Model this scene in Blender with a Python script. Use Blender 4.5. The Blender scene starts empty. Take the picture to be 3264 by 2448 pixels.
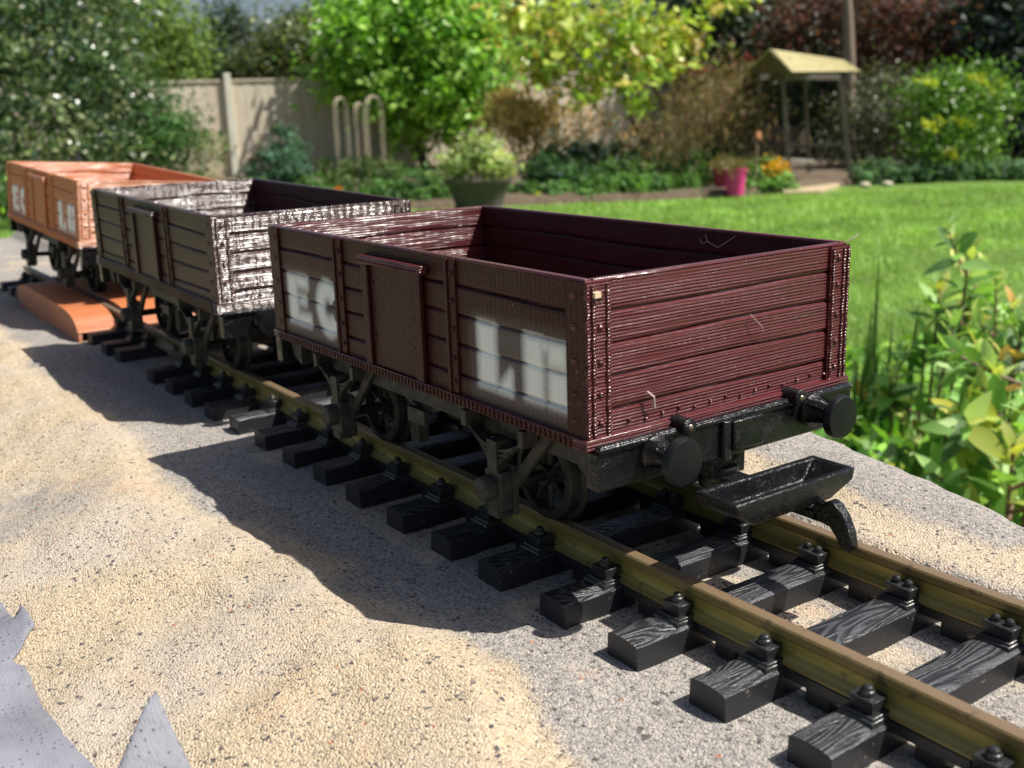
import bpy, math, random
import numpy as np
from mathutils import Vector, Matrix
random.seed(7)
rng = np.random.default_rng(7)
SC = bpy.context.scene
COL = SC.collection
PI = math.pi

# ------------------------------------------------------------------ camera
CR = np.array([[0.57745677, 0.8158344, -0.03095026],
               [0.18665845, -0.16883465, -0.9678086],
               [-0.79479702, 0.5530905, -0.2497771]])      # rows: right, down, forward
CC = np.array([0.20755295, -0.21752429, 0.12449131])
CF = 3457.32
cam = bpy.data.cameras.new('camera')
camo = bpy.data.objects.new('camera', cam)
COL.objects.link(camo)
rt, up, bk = CR[0], -CR[1], -CR[2]
camo.matrix_world = Matrix(((rt[0], up[0], bk[0], CC[0]), (rt[1], up[1], bk[1], CC[1]),
                            (rt[2], up[2], bk[2], CC[2]), (0, 0, 0, 1)))
cam.sensor_fit = 'HORIZONTAL'
cam.sensor_width = 4.8
cam.lens = 4.8 * CF / 3264
cam.clip_start = 0.004
cam.clip_end = 400
cam.dof.use_dof = True
cam.dof.focus_distance = 0.325
cam.dof.aperture_fstop = 3.1
SC.camera = camo

# ------------------------------------------------------------------ world, sun, exposure
SUN = Vector((0.5, 0.445, 1.0)).normalized()
w = bpy.data.worlds.new('World')
SC.world = w
w.use_nodes = True
nt = w.node_tree
sky = nt.nodes.new('ShaderNodeTexSky')
sky.sky_type = 'NISHITA'
sky.sun_disc = False
sky.air_density = 0.8
sky.dust_density = 2.5
sky.ozone_density = 0.4
sky.sun_elevation = math.asin(SUN.z)
sky.sun_rotation = math.atan2(SUN.x, SUN.y)
bg = nt.nodes['Background']
bg.inputs['Strength'].default_value = 0.072
nt.links.new(sky.outputs[0], bg.inputs[0])
sl = bpy.data.lights.new('sun', 'SUN')
sl.energy = 5.0
sl.angle = math.radians(0.53)
sl.color = (1.0, 0.95, 0.87)
so = bpy.data.objects.new('sun', sl)
COL.objects.link(so)
so.rotation_euler = SUN.to_track_quat('Z', 'Y').to_euler()
SC.view_settings.view_transform = 'Standard'
SC.view_settings.look = 'None'
SC.view_settings.exposure = 0.5
SC.view_settings.gamma = 1.0
SC.render.engine = 'CYCLES'
SC.cycles.use_denoising = True
SC.cycles.max_bounces = 8
SC.cycles.transparent_max_bounces = 8
SC.cycles.sample_clamp_indirect = 6.0


# ------------------------------------------------------------------ helpers
def ray(px, py):
    """direction of an overview pixel (2212 wide) scaled to 1 m of horizontal forward travel"""
    d = CR.T @ np.array([(px * 1.4756 - 1632) / CF, (py * 1.4756 - 1224) / CF, 1.0])
    fh = CR[2, :2] / np.linalg.norm(CR[2, :2])
    return d / (d[:2] @ fh)


def P(px, py, d):
    return CC + ray(px, py) * d


def PZ(px, py, z):
    r = ray(px, py)
    return CC + r * ((z - CC[2]) / r[2])


def tag(o, label=None, cat=None, group=None, kind=None):
    if label: o['label'] = label
    if cat: o['category'] = cat
    if group: o['group'] = group
    if kind: o['kind'] = kind
    return o


def empty(name, loc=(0, 0, 0), label=None, cat=None, group=None):
    o = bpy.data.objects.new(name, None)
    COL.objects.link(o)
    o.location = loc
    o.empty_display_size = 0.01
    return tag(o, label, cat, group)


def children(o):
    return [c for c in bpy.data.objects if c.parent == o]


def copy_tree(o, parent=None):
    c = o.copy()
    COL.objects.link(c)
    c.parent = parent
    for ch in KIDS.get(o.name, []):
        KIDS.setdefault(c.name, []).append(copy_tree(ch, c))
    return c


KIDS = {}


def link(name, me, mat, parent=None, smooth=None, bevel=0, seg=2):
    o = bpy.data.objects.new(name, me)
    COL.objects.link(o)
    if mat is not None:
        for m in (mat if isinstance(mat, (list, tuple)) else [mat]):
            me.materials.append(m)
    if parent is not None:
        o.parent = parent
        KIDS.setdefault(parent.name, []).append(o)
    if smooth is not None:
        if smooth is True:
            me.shade_smooth()
        else:
            me.shade_smooth()
            me.set_sharp_from_angle(angle=math.radians(smooth))
    if bevel:
        b = o.modifiers.new('bevel', 'BEVEL')
        b.width = bevel
        b.segments = seg
        b.limit_method = 'ANGLE'
        b.angle_limit = math.radians(40)
    return o


class MB:
    """collects shapes into one mesh"""
    def __init__(s):
        s.v, s.f, s.mi = [], [], []

    def add(s, vs, fs, mi=0, M=None):
        b = len(s.v)
        for q in vs:
            s.v.append(tuple(M @ Vector(q)) if M is not None else tuple(float(t) for t in q))
        for f in fs:
            s.f.append(tuple(b + i for i in f))
            s.mi.append(mi)
        return s

    def flat(s, k):
        s.v = [(x, y, z * k if z > .0019 * 0 + 1e-9 else z) for x, y, z in s.v]
        return s

    def box(s, x0, x1, y0, y1, z0, z1, mi=0, M=None, tx=0.0, ty=0.0):
        """box; tx, ty shrink the top"""
        vs = [(x0, y0, z0), (x1, y0, z0), (x1, y1, z0), (x0, y1, z0),
              (x0 + tx, y0 + ty, z1), (x1 - tx, y0 + ty, z1), (x1 - tx, y1 - ty, z1), (x0 + tx, y1 - ty, z1)]
        fs = [(3, 2, 1, 0), (4, 5, 6, 7), (0, 1, 5, 4), (1, 2, 6, 5), (2, 3, 7, 6), (3, 0, 4, 7)]
        return s.add(vs, fs, mi, M)

    def prism(s, poly, ax, a, b, mi=0, M=None):
        """polygon extruded along axis ax between a and b; poly holds the two other coords in x,y,z order"""
        n = len(poly)
        def mk(p, t):
            l = [p[0], p[1]]
            l.insert(ax, t)
            return l
        vs = [mk(p, a) for p in poly] + [mk(p, b) for p in poly]
        fs = [tuple(range(n))[::-1], tuple(range(n, 2 * n))]
        fs += [(i, (i + 1) % n, n + (i + 1) % n, n + i) for i in range(n)]
        return s.add(vs, fs, mi, M)

    def tube(s, pts, r, n=8, mi=0, cap=True):
        pts = [Vector(p) for p in pts]
        k = len(pts)
        rs = r if isinstance(r, (list, tuple)) else [r] * k
        vs, fs = [], []
        t0 = (pts[1] - pts[0]).normalized()
        u = t0.orthogonal().normalized()
        for i, p in enumerate(pts):
            t = (pts[min(i + 1, k - 1)] - pts[max(i - 1, 0)]).normalized()
            u = (u - t * u.dot(t))
            u = u.normalized() if u.length > 1e-9 else t.orthogonal().normalized()
            v = t.cross(u)
            for j in range(n):
                a = 2 * PI * j / n
                vs.append(p + (u * math.cos(a) + v * math.sin(a)) * rs[i])
        for i in range(k - 1):
            for j in range(n):
                fs.append((i * n + j, i * n + (j + 1) % n, (i + 1) * n + (j + 1) % n, (i + 1) * n + j))
        if cap:
            fs.append(tuple(range(n))[::-1])
            fs.append(tuple(range((k - 1) * n, k * n)))
        return s.add(vs, fs, mi)

    def lathe(s, prof, ax=2, c=(0, 0, 0), n=24, mi=0, M=None):
        """profile of (radius, height) turned about an axis through c"""
        vs, fs = [], []
        k = len(prof)
        for r, h in prof:
            for j in range(n):
                a = 2 * PI * j / n
                ca, sa = r * math.cos(a), r * math.sin(a)
                q = [ca, sa, h] if ax == 2 else ([h, ca, sa] if ax == 0 else [sa, h, ca])
                vs.append((q[0] + c[0], q[1] + c[1], q[2] + c[2]))
        for i in range(k - 1):
            for j in range(n):
                fs.append((i * n + j, i * n + (j + 1) % n, (i + 1) * n + (j + 1) % n, (i + 1) * n + j))
        if prof[0][0] > 1e-7: fs.append(tuple(range(n))[::-1])
        if prof[-1][0] > 1e-7: fs.append(tuple(range((k - 1) * n, k * n)))
        return s.add(vs, fs, mi, M)

    def dome(s, c, r, d=(0, 0, 1), n=8, flat=0.7, mi=0):
        q = Vector(d).to_track_quat('Z', 'Y').to_matrix().to_4x4()
        M = Matrix.Translation(c) @ q
        return s.lathe([(r, -r * .3), (r, 0), (r * .8, r * flat * .6), (r * .42, r * flat * .92), (1e-8, r * flat)], 2, (0, 0, 0), n, mi, M)

    def build(s, name, mat, parent=None, smooth=None, bevel=0, seg=2):
        me = bpy.data.meshes.new(name)
        me.from_pydata(s.v, [], s.f)
        me.polygons.foreach_set('material_index', s.mi)
        me.update()
        return link(name, me, mat, parent, smooth, bevel, seg)


def np_mesh(name, V, F, mat, parent=None, smooth=None, col=None, attr=None):
    """mesh from arrays of verts and equal-sized faces, with an optional per-vertex colour or float attribute"""
    me = bpy.data.meshes.new(name)
    V = np.asarray(V, np.float32)
    F = np.asarray(F, np.int32)
    k = F.shape[1]
    me.vertices.add(len(V))
    me.vertices.foreach_set('co', V.ravel())
    me.loops.add(F.size)
    me.loops.foreach_set('vertex_index', F.ravel())
    me.polygons.add(len(F))
    me.polygons.foreach_set('loop_start', np.arange(0, F.size, k, dtype=np.int32))
    me.polygons.foreach_set('loop_total', np.full(len(F), k, np.int32))
    me.update(calc_edges=True)
    if col is not None:
        a = me.attributes.new('leaf_colour', 'FLOAT_COLOR', 'POINT')
        c4 = np.ones((len(V), 4), np.float32)
        c4[:, :3] = col
        a.data.foreach_set('color', c4.ravel())
    if attr is not None:
        for nm, vals in attr.items():
            a = me.attributes.new(nm, 'FLOAT', 'POINT')
            a.data.foreach_set('value', np.asarray(vals, np.float32).ravel())
    return link(name, me, mat, parent, smooth)


# ------------------------------------------------------------------ materials
class NT:
    def __init__(s, name):
        s.m = bpy.data.materials.new(name)
        s.m.use_nodes = True
        s.t = s.m.node_tree
        s.b = s.t.nodes['Principled BSDF']

    def n(s, typ, **kw):
        o = s.t.nodes.new('ShaderNode' + typ)
        for k, v in kw.items():
            if k in o.inputs.keys() if isinstance(k, str) else False:
                s.set(o.inputs[k], v)
            else:
                setattr(o, k, v)
        return o

    def set(s, inp, v):
        if hasattr(v, 'links'):
            s.t.links.new(v, inp)
        else:
            inp.default_value = v

    def math(s, op, a, b=None, c=None, clamp=False):
        o = s.t.nodes.new('ShaderNodeMath')
        o.operation = op
        o.use_clamp = clamp
        for i, x in enumerate((a, b, c)):
            if x is not None: s.set(o.inputs[i], x)
        return o.outputs[0]

    def mix(s, f, a, b, mode='MIX'):
        o = s.t.nodes.new('ShaderNodeMix')
        o.data_type = 'RGBA'
        o.blend_type = mode
        s.set(o.inputs[0], f)
        s.set(o.inputs[6], a if hasattr(a, 'links') else (*a, 1))
        s.set(o.inputs[7], b if hasattr(b, 'links') else (*b, 1))
        return o.outputs[2]

    def ramp(s, f, stops, interp='LINEAR'):
        o = s.t.nodes.new('ShaderNodeValToRGB')
        o.color_ramp.interpolation = interp
        e = o.color_ramp.elements
        while len(e) < len(stops): e.new(0.5)
        for i, (p, c) in enumerate(stops):
            e[i].position = p
            e[i].color = (*c, 1) if len(c) == 3 else c
        s.set(o.inputs[0], f)
        return o.outputs[0]

    def coord(s, scale=(1, 1, 1), which='Object', loc=None):
        c = s.t.nodes.new('ShaderNodeTexCoord')
        mp = s.t.nodes.new('ShaderNodeMapping')
        s.t.links.new(c.outputs[which], mp.inputs[0])
        mp.inputs['Scale'].default_value = scale
        if loc is not None: s.set(mp.inputs['Location'], loc)
        return mp.outputs[0]

    def noise(s, vec, scale, detail=2.0, rough=0.5, dist=0.0, out=0):
        o = s.t.nodes.new('ShaderNodeTexNoise')
        s.set(o.inputs['Vector'], vec)
        s.set(o.inputs['Scale'], scale)
        s.set(o.inputs['Detail'], detail)
        s.set(o.inputs['Roughness'], rough)
        s.set(o.inputs['Distortion'], dist)
        return o.outputs[out]

    def voro(s, vec, scale, out='Distance', feature='F1', rand=1.0):
        o = s.t.nodes.new('ShaderNodeTexVoronoi')
        o.feature = feature
        s.set(o.inputs['Vector'], vec)
        s.set(o.inputs['Scale'], scale)
        s.set(o.inputs['Randomness'], rand)
        return o.outputs[out]

    def rng(s, f, a, b, c=0.0, d=1.0):
        o = s.t.nodes.new('ShaderNodeMapRange')
        s.set(o.inputs[0], f)
        for i, x in enumerate((a, b, c, d)): s.set(o.inputs[1 + i], x)
        return o.outputs[0]

    def bump(s, h, dist, strength=1.0, normal=None):
        o = s.t.nodes.new('ShaderNodeBump')
        s.set(o.inputs['Strength'], strength)
        s.set(o.inputs['Distance'], dist)
        s.set(o.inputs['Height'], h)
        if normal is not None: s.set(o.inputs['Normal'], normal)
        return o.outputs[0]

    def xyz(s, vec):
        o = s.t.nodes.new('ShaderNodeSeparateXYZ')
        s.set(o.inputs[0], vec)
        return o.outputs

    def out(s, col=None, rough=None, metal=None, normal=None, spec=None):
        for k, v in (('Base Color', col), ('Roughness', rough), ('Metallic', metal), ('Normal', normal), ('Specular IOR Level', spec)):
            if v is None: continue
            if k == 'Base Color' and not hasattr(v, 'links'): v = (*v, 1)
            s.set(s.b.inputs[k], v)
        return s.m


def attr(t, name, out='Fac'):
    o = t.t.nodes.new('ShaderNodeAttribute')
    o.attribute_name = name
    return o.outputs[out]


def print_mat(name, col, mode, rough=0.3, paint=True, dust=(0.16, 0.13, 0.11), dustamt=0.2, sparkle=1.0, pitch=0.00095, bandamp=0.05):
    """3D-printed plastic: ridged layers across the given direction, fine stipple, faint pale bloom, sprayed lettering"""
    t = NT(name)
    co = t.coord()
    X, Y, Z = t.xyz(co)
    if mode == 'end':          # ridges run level
        nz = t.noise(t.coord((25, 25, 300)), 1.0, 2.0)
        ph = t.math('ADD', t.math('MULTIPLY', Z, 2 * PI / pitch), t.math('MULTIPLY', nz, 5.0))
        rid = t.math('ABSOLUTE', t.math('SINE', t.math('MULTIPLY', ph, 0.5)))
        strk = t.noise(t.coord((22, 22, 2000)), 1.0, 2.0, 0.5)
        rid = t.math('MULTIPLY', rid, t.rng(t.noise(t.coord((30, 30, 520)), 1.0, 2.0, 0.6), 0.32, 0.68, 0.25 if bandamp < .1 else 0.7, 1.0))
        h = t.math('ADD', rid, t.math('MULTIPLY', strk, 0.7 if bandamp < .1 else 0.4))
        bands = t.math('SINE', t.math('ADD', t.math('MULTIPLY', Y, 2 * PI / 0.0042), t.math('MULTIPLY', t.noise(t.coord((60, 130, 160)), 1.0, 3.0, 0.6), 4.0 if bandamp < .1 else 11.0)))
        h = t.math('ADD', h, t.math('MULTIPLY', bands, bandamp))
    else:                       # side walls: wandering upright seams over faint level ridges
        wob = t.noise(t.coord((120, 120, 900)), 1.0, 2.0)
        nz = t.noise(t.coord((60, 60, 60)), 1.0, 2.0)
        ph = t.math('ADD', t.math('MULTIPLY', X, 2 * PI / 0.0021), t.math('ADD', t.math('MULTIPLY', wob, 5.0), t.math('MULTIPLY', nz, 6.0)))
        seam = t.math('POWER', t.math('ABSOLUTE', t.math('SINE', t.math('MULTIPLY', ph, 0.5))), 0.35)
        rid = t.math('ABSOLUTE', t.math('SINE', t.math('MULTIPLY', Z, PI / 0.0008)))
        h = t.math('ADD', t.math('MULTIPLY', seam, 0.75), t.math('MULTIPLY', rid, 0.3))
        strk = t.noise(t.coord((600, 600, 600)), 1.0, 2.0)
        h = t.math('ADD', h, t.math('MULTIPLY', strk, 0.5))
        seamf = t.math('MULTIPLY', t.rng(seam, 0.15, 0.62, 0.6, 0.0), t.rng(t.noise(t.coord((35, 35, 150)), 1.0, 2.0), 0.4, 0.65))
    stip = t.noise(co, 1900.0, 2.0, 0.6)
    h = t.math('ADD', h, t.math('MULTIPLY', stip, 0.55 * sparkle))
    nrm = t.bump(h, 0.00038 if mode == 'end' else 0.00018, 1.0)
    bl = t.noise(co, 45.0, 4.0, 0.6)
    f = t.rng(bl, 0.42, 0.75, 0.0, dustamt)
    c = t.mix(f, col, dust)
    c = t.mix(t.rng(strk, 0.35, 0.7, 0.0, 0.5), c, tuple(0.55 * x for x in col))
    if mode != 'end': c = t.mix(seamf, c, tuple(0.3 * x for x in col))
    specks = t.rng(t.noise(co, 900.0, 1.0), 0.74, 0.8, 0.0, 0.6)
    c = t.mix(specks, c, (0.3, 0.24, 0.22))
    if paint:
        p = attr(t, 'spray')
        pn = t.math('ADD', p, t.math('MULTIPLY', t.math('SUBTRACT', t.noise(co, 1500.0, 3.0, 0.7), 0.5), t.math('MULTIPLY', t.math('MULTIPLY', p, t.math('SUBTRACT', 1.0, p)), 2.6)), None, True)
        pn = t.math('MULTIPLY', pn, t.rng(rid, 0.0, 0.5, 0.85, 1.0))
        c = t.mix(pn, c, (0.92, 0.93, 0.94))
        r = t.rng(pn, 0.0, 1.0, rough, 0.7)
    else:
        r = rough
    return t.out(c, r, 0.0, nrm, (0.9 if bandamp > .05 else 0.6) if mode == 'end' else 0.22)


def black_mat(name, col=(0.014, 0.014, 0.016), rough=0.34, dust=(0.11, 0.095, 0.07), amt=0.0, scale=700, bumpd=0.00012, swirl=True, spec=0.5):
    t = NT(name)
    co = t.coord()
    n1 = t.noise(co, scale, 3.0, 0.6)
    n2 = t.noise(co, 130.0, 3.0, 0.6, 1.5)
    h = t.math('ADD', n1, t.math('MULTIPLY', t.math('ABSOLUTE', t.math('SINE', t.math('MULTIPLY', n2, 60.0))), 0.6 if swirl else 0.0))
    nrm = t.bump(h, bumpd)
    f = t.rng(t.noise(co, 220.0, 4.0, 0.65), 0.38, 0.62, 0.0, amt)
    c = t.mix(f, col, dust)
    return t.out(c, t.rng(n1, 0.3, 0.7, rough - 0.08, rough + 0.14), 0.0, nrm, spec)


def sleeper_mat():
    t = NT('black_plastic_sleeper')
    info = t.t.nodes.new('ShaderNodeObjectInfo')
    rnd = t.math('MULTIPLY', info.outputs['Random'], 7.0)
    cb = t.t.nodes.new('ShaderNodeCombineXYZ')
    t.set(cb.inputs[0], rnd); t.set(cb.inputs[1], t.math('MULTIPLY', rnd, 3.1)); t.set(cb.inputs[2], rnd)
    co = t.coord((1, 1, 1), 'Object', cb.outputs[0])
    gn = t.noise(t.coord((95, 17, 40), 'Object', cb.outputs[0]), 1.0, 1.5, 0.5, 0.25)
    rings = t.math('SINE', t.math('MULTIPLY', gn, 120.0))
    pores = t.noise(t.coord((2600, 380, 900), 'Object', cb.outputs[0]), 1.0, 2.0)
    N = t.t.nodes.new('ShaderNodeNewGeometry')
    nx = t.xyz(N.outputs['Normal'])
    topm = t.rng(nx[2], 0.5, 0.8)
    h = t.math('MULTIPLY', t.math('ADD', t.math('MULTIPLY', rings, 0.45), pores), topm)
    fine = t.noise(co, 1400.0, 2.0)
    h = t.math('ADD', h, t.math('MULTIPLY', fine, 0.35))
    nrm = t.bump(h, 0.00028)
    dust = t.rng(t.noise(co, 420.0, 2.0, 0.5), 0.69, 0.73, 0.0, 0.5)
    bloom = t.math('MULTIPLY', t.rng(rings, -0.1, 0.9, 0.0, 0.42), topm)  # grain lines paled on the tops: their sunlit silvery sheen painted in
    c = t.mix(bloom, (0.017, 0.018, 0.021), (0.12, 0.125, 0.14))
    c = t.mix(dust, c, (0.22, 0.19, 0.13))
    return t.out(c, 0.42, 0.0, nrm, 0.5)


def rail_mat(name, web, side, top):
    t = NT(name)
    co = t.coord()
    X, Y, Z = t.xyz(co)
    lz = attr(t, 'rail_height')
    streak = t.noise(t.coord((14, 400, 500)), 1.0, 4.0, 0.65)
    spots = t.noise(co, 260.0, 3.0, 0.6)
    c = t.ramp(lz, [(0.0, tuple(0.8 * x for x in side)), (0.16, web), (0.20, web), (0.24, tuple(.8 * x for x in web)), (0.30, web), (0.60, web), (0.655, tuple(.28 * x for x in side)), (0.70, side), (0.95, side), (1.0, top)])  # dark line under head, band above foot: crease shade painted to sharpen the shape
    c = t.mix(t.rng(streak, 0.35, 0.75, 0.0, 0.55), c, tuple(0.55 * x for x in side))
    c = t.mix(t.rng(spots, 0.6, 0.75, 0.0, 0.7), c, (0.05, 0.035, 0.02))
    h = t.math('ADD', streak, t.math('MULTIPLY', t.noise(co, 900.0, 2.0), 0.6))
    return t.out(c, t.rng(streak, 0.3, 0.7, 0.36, 0.55), 0.35, t.bump(h, 0.00006), 0.5)


def rock_mat():
    t = NT('sandy_mineral_rock')
    co = t.coord()
    X, Y, Z = t.xyz(co)
    tan = attr(t, 'tan')
    vc = t.voro(co, 1500.0, 'Color')
    vcx = t.xyz(vc)
    vd = t.voro(co, 1500.0, 'Distance')
    v2 = t.xyz(t.voro(co, 900.0, 'Color'))
    n1 = t.noise(co, 60.0, 3.0, 0.6)
    n2 = t.noise(co, 17.0, 3.0, 0.6)
    tanf = t.math('ADD', tan, t.math('MULTIPLY', t.math('SUBTRACT', n1, 0.5), 0.9), None, True)
    tanf = t.rng(tanf, 0.3, 0.7)
    grey = t.ramp(vcx[0], [(0.0, (0.19, 0.18, 0.17)), (0.35, (0.28, 0.265, 0.25)), (0.7, (0.36, 0.335, 0.305)), (1.0, (0.46, 0.41, 0.35))])
    tanc = t.ramp(vcx[0], [(0.0, (0.33, 0.265, 0.19)), (0.3, (0.46, 0.37, 0.255)), (0.75, (0.545, 0.44, 0.30)), (1.0, (0.58, 0.50, 0.38))])
    c = t.mix(tanf, grey, tanc)
    wash = t.rng(n2, 0.42, 0.68, 0.0, 0.65)
    c = t.mix(wash, c, t.mix(tanf, grey, t.ramp(vcx[1], [(0.0, (0.36, 0.33, 0.30)), (1.0, (0.54, 0.49, 0.42))])))
    # rusty patches and single red grains
    red = t.rng(t.noise(t.coord((9, 12, 9), 'Object', (3.3, 1.2, 0)), 1.0, 4.0, 0.7), 0.60, 0.74, 0.0, 0.55)
    c = t.mix(red, c, (0.58, 0.37, 0.22))
    c = t.mix(t.math('GREATER_THAN', v2[1], 0.9985), c, (0.44, 0.20, 0.12))
    c = t.mix(t.math('GREATER_THAN', v2[0], 0.985), c, (0.11, 0.10, 0.095))
    c = t.mix(t.math('GREATER_THAN', vcx[2], 0.955), c, (0.16, 0.14, 0.125))
    # black specks spattered over the grey crest
    sp = t.rng(t.noise(co, 330.0, 2.0, 0.5), 0.66, 0.72, 0.0, 0.85)
    c = t.mix(t.math('MULTIPLY', sp, t.math('SUBTRACT', 1.0, tanf)), c, (0.07, 0.065, 0.06))
    pit = t.rng(t.noise(co, 520.0, 2.0, 0.5), 0.36, 0.30, 0.0, 0.5)
    c = t.mix(pit, c, (0.16, 0.14, 0.12))
    h = t.math('ADD', t.math('MULTIPLY', t.math('SUBTRACT', 1.0, vd), 1.0), t.math('MULTIPLY', t.noise(co, 300.0, 3.0, 0.6), 1.5))
    nrm = t.bump(h, 0.00050)
    return t.out(c, 0.93, 0.0, nrm, 0.25)


def leaf_mat(name, rough=0.42, trans=0.35, spec=0.5):
    t = NT(name)
    c = attr(t, 'leaf_colour', 'Color')
    t.out(c, rough, 0.0, None, spec)
    tr = t.t.nodes.new('ShaderNodeBsdfTranslucent')
    hs = t.t.nodes.new('ShaderNodeMix'); hs.data_type = 'RGBA'; hs.blend_type = 'MULTIPLY'
    hs.inputs[0].default_value = 1.0
    t.set(hs.inputs[6], c); hs.inputs[7].default_value = (1.25, 1.3, 0.55, 1)
    t.set(tr.inputs['Color'], hs.outputs[2])
    mx = t.t.nodes.new('ShaderNodeMixShader')
    mx.inputs[0].default_value = trans
    t.t.links.new(t.b.outputs[0], mx.inputs[1])
    t.t.links.new(tr.outputs[0], mx.inputs[2])
    t.t.links.new(mx.outputs[0], t.t.nodes['Material Output'].inputs[0])
    return t.m


def plain(name, col, rough=0.6, metal=0.0, nscale=20.0, var=0.35, bumpd=0.0, stretch=(1, 1, 1)):
    t = NT(name)
    co = t.coord(stretch)
    n = t.noise(co, nscale, 4.0, 0.6)
    c = t.mix(t.rng(n, 0.3, 0.7, 0.0, var), col, tuple(x * 0.45 for x in col))
    nrm = t.bump(n, bumpd) if bumpd else None
    return t.out(c, rough, metal, nrm)


M = {}
MAROON = (0.108, 0.018, 0.021)
BROWN = (0.066, 0.024, 0.024)
TERRA = (0.60, 0.235, 0.105)
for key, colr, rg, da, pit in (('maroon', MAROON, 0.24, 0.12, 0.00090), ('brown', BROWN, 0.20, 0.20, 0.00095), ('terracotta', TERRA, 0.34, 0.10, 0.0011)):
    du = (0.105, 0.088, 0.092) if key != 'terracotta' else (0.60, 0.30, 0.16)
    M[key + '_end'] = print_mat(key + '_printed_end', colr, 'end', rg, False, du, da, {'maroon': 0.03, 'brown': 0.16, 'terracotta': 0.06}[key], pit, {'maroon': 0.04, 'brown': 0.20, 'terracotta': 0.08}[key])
    M[key + '_side'] = print_mat(key + '_printed_side', colr if key == 'terracotta' else tuple((.42 if key == 'maroon' else .75) * x for x in colr), 'side', rg + 0.2, True, du, da * (.45 if key != 'terracotta' else .8), 0.8)  # maroon and brown sides: shade put into a darker copy of the end colour
M['black'] = black_mat('black_printed_plastic', (0.006, 0.0065, 0.008), rough=0.2, bumpd=0.00009, scale=420, spec=0.42)
M['black_smooth'] = black_mat('smooth_black_plastic', (0.006, 0.007, 0.009), rough=0.36, bumpd=0.00002, swirl=False, spec=0.28)
M['black_dusty'] = black_mat('dusty_black_plastic', (0.018, 0.017, 0.016), 0.5, (0.11, 0.095, 0.075), 0.38)
M['wheel'] = black_mat('black_wheel', (0.012, 0.012, 0.012), 0.4, (0.04, 0.036, 0.03), 0.3)
M['screw'] = plain('dull_screw_steel', (0.32, 0.26, 0.2), 0.35, 0.9, 900, 0.5)
M['sleeper'] = sleeper_mat()
M['chair'] = black_mat('black_chair_plastic', (0.016, 0.017, 0.018), 0.33, (0.1, 0.1, 0.1), 0.1, 1500, 0.00004, False)
M['rail_new'] = rail_mat('tarnished_brass_rail', (0.39, 0.315, 0.085), (0.24, 0.178, 0.066), (0.25, 0.17, 0.105))
M['rail_old'] = rail_mat('brown_brass_rail', (0.20, 0.15, 0.08), (0.14, 0.10, 0.06), (0.26, 0.2, 0.14))
M['rock'] = rock_mat()
M['ramp'] = print_mat('terracotta_ramp_plastic', (0.50, 0.165, 0.06), 'end', 0.5, False, (0.5, 0.25, 0.14), 0.1, 0.4, 0.0011)

# ------------------------------------------------------------------ terrain the track lies on
LZ = -1.05                                  # lawn level


def track_z(x):
    return 0.0 if x > -0.30 else 0.0075 * (-0.30 - x)


def vnoise(x, y, s, seed=0):
    """cheap smooth value noise"""
    r = np.random.default_rng(seed)
    T = r.random((64, 64))
    X, Y = x * s, y * s
    i, j = np.floor(X).astype(int), np.floor(Y).astype(int)
    fx, fy = X - i, Y - j
    fx, fy = fx * fx * (3 - 2 * fx), fy * fy * (3 - 2 * fy)
    g = lambda a, b: T[a % 64, b % 64]
    return (g(i, j) * (1 - fx) + g(i + 1, j) * fx) * (1 - fy) + (g(i, j + 1) * (1 - fx) + g(i + 1, j + 1) * fx) * fy - 0.5


def sstep(a, b, x):
    t = np.clip((x - a) / (b - a), 0, 1)
    return t * t * (3 - 2 * t)


xs = np.concatenate([np.linspace(-1.75, -1.35, 20), np.linspace(-1.34, 0.40, 436), np.linspace(0.41, 0.8, 18)])
ys = np.concatenate([np.linspace(-1.1, -0.42, 24), np.linspace(-0.41, 0.30, 237)])
GX, GY = np.meshgrid(xs, ys, indexing='ij')


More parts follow.
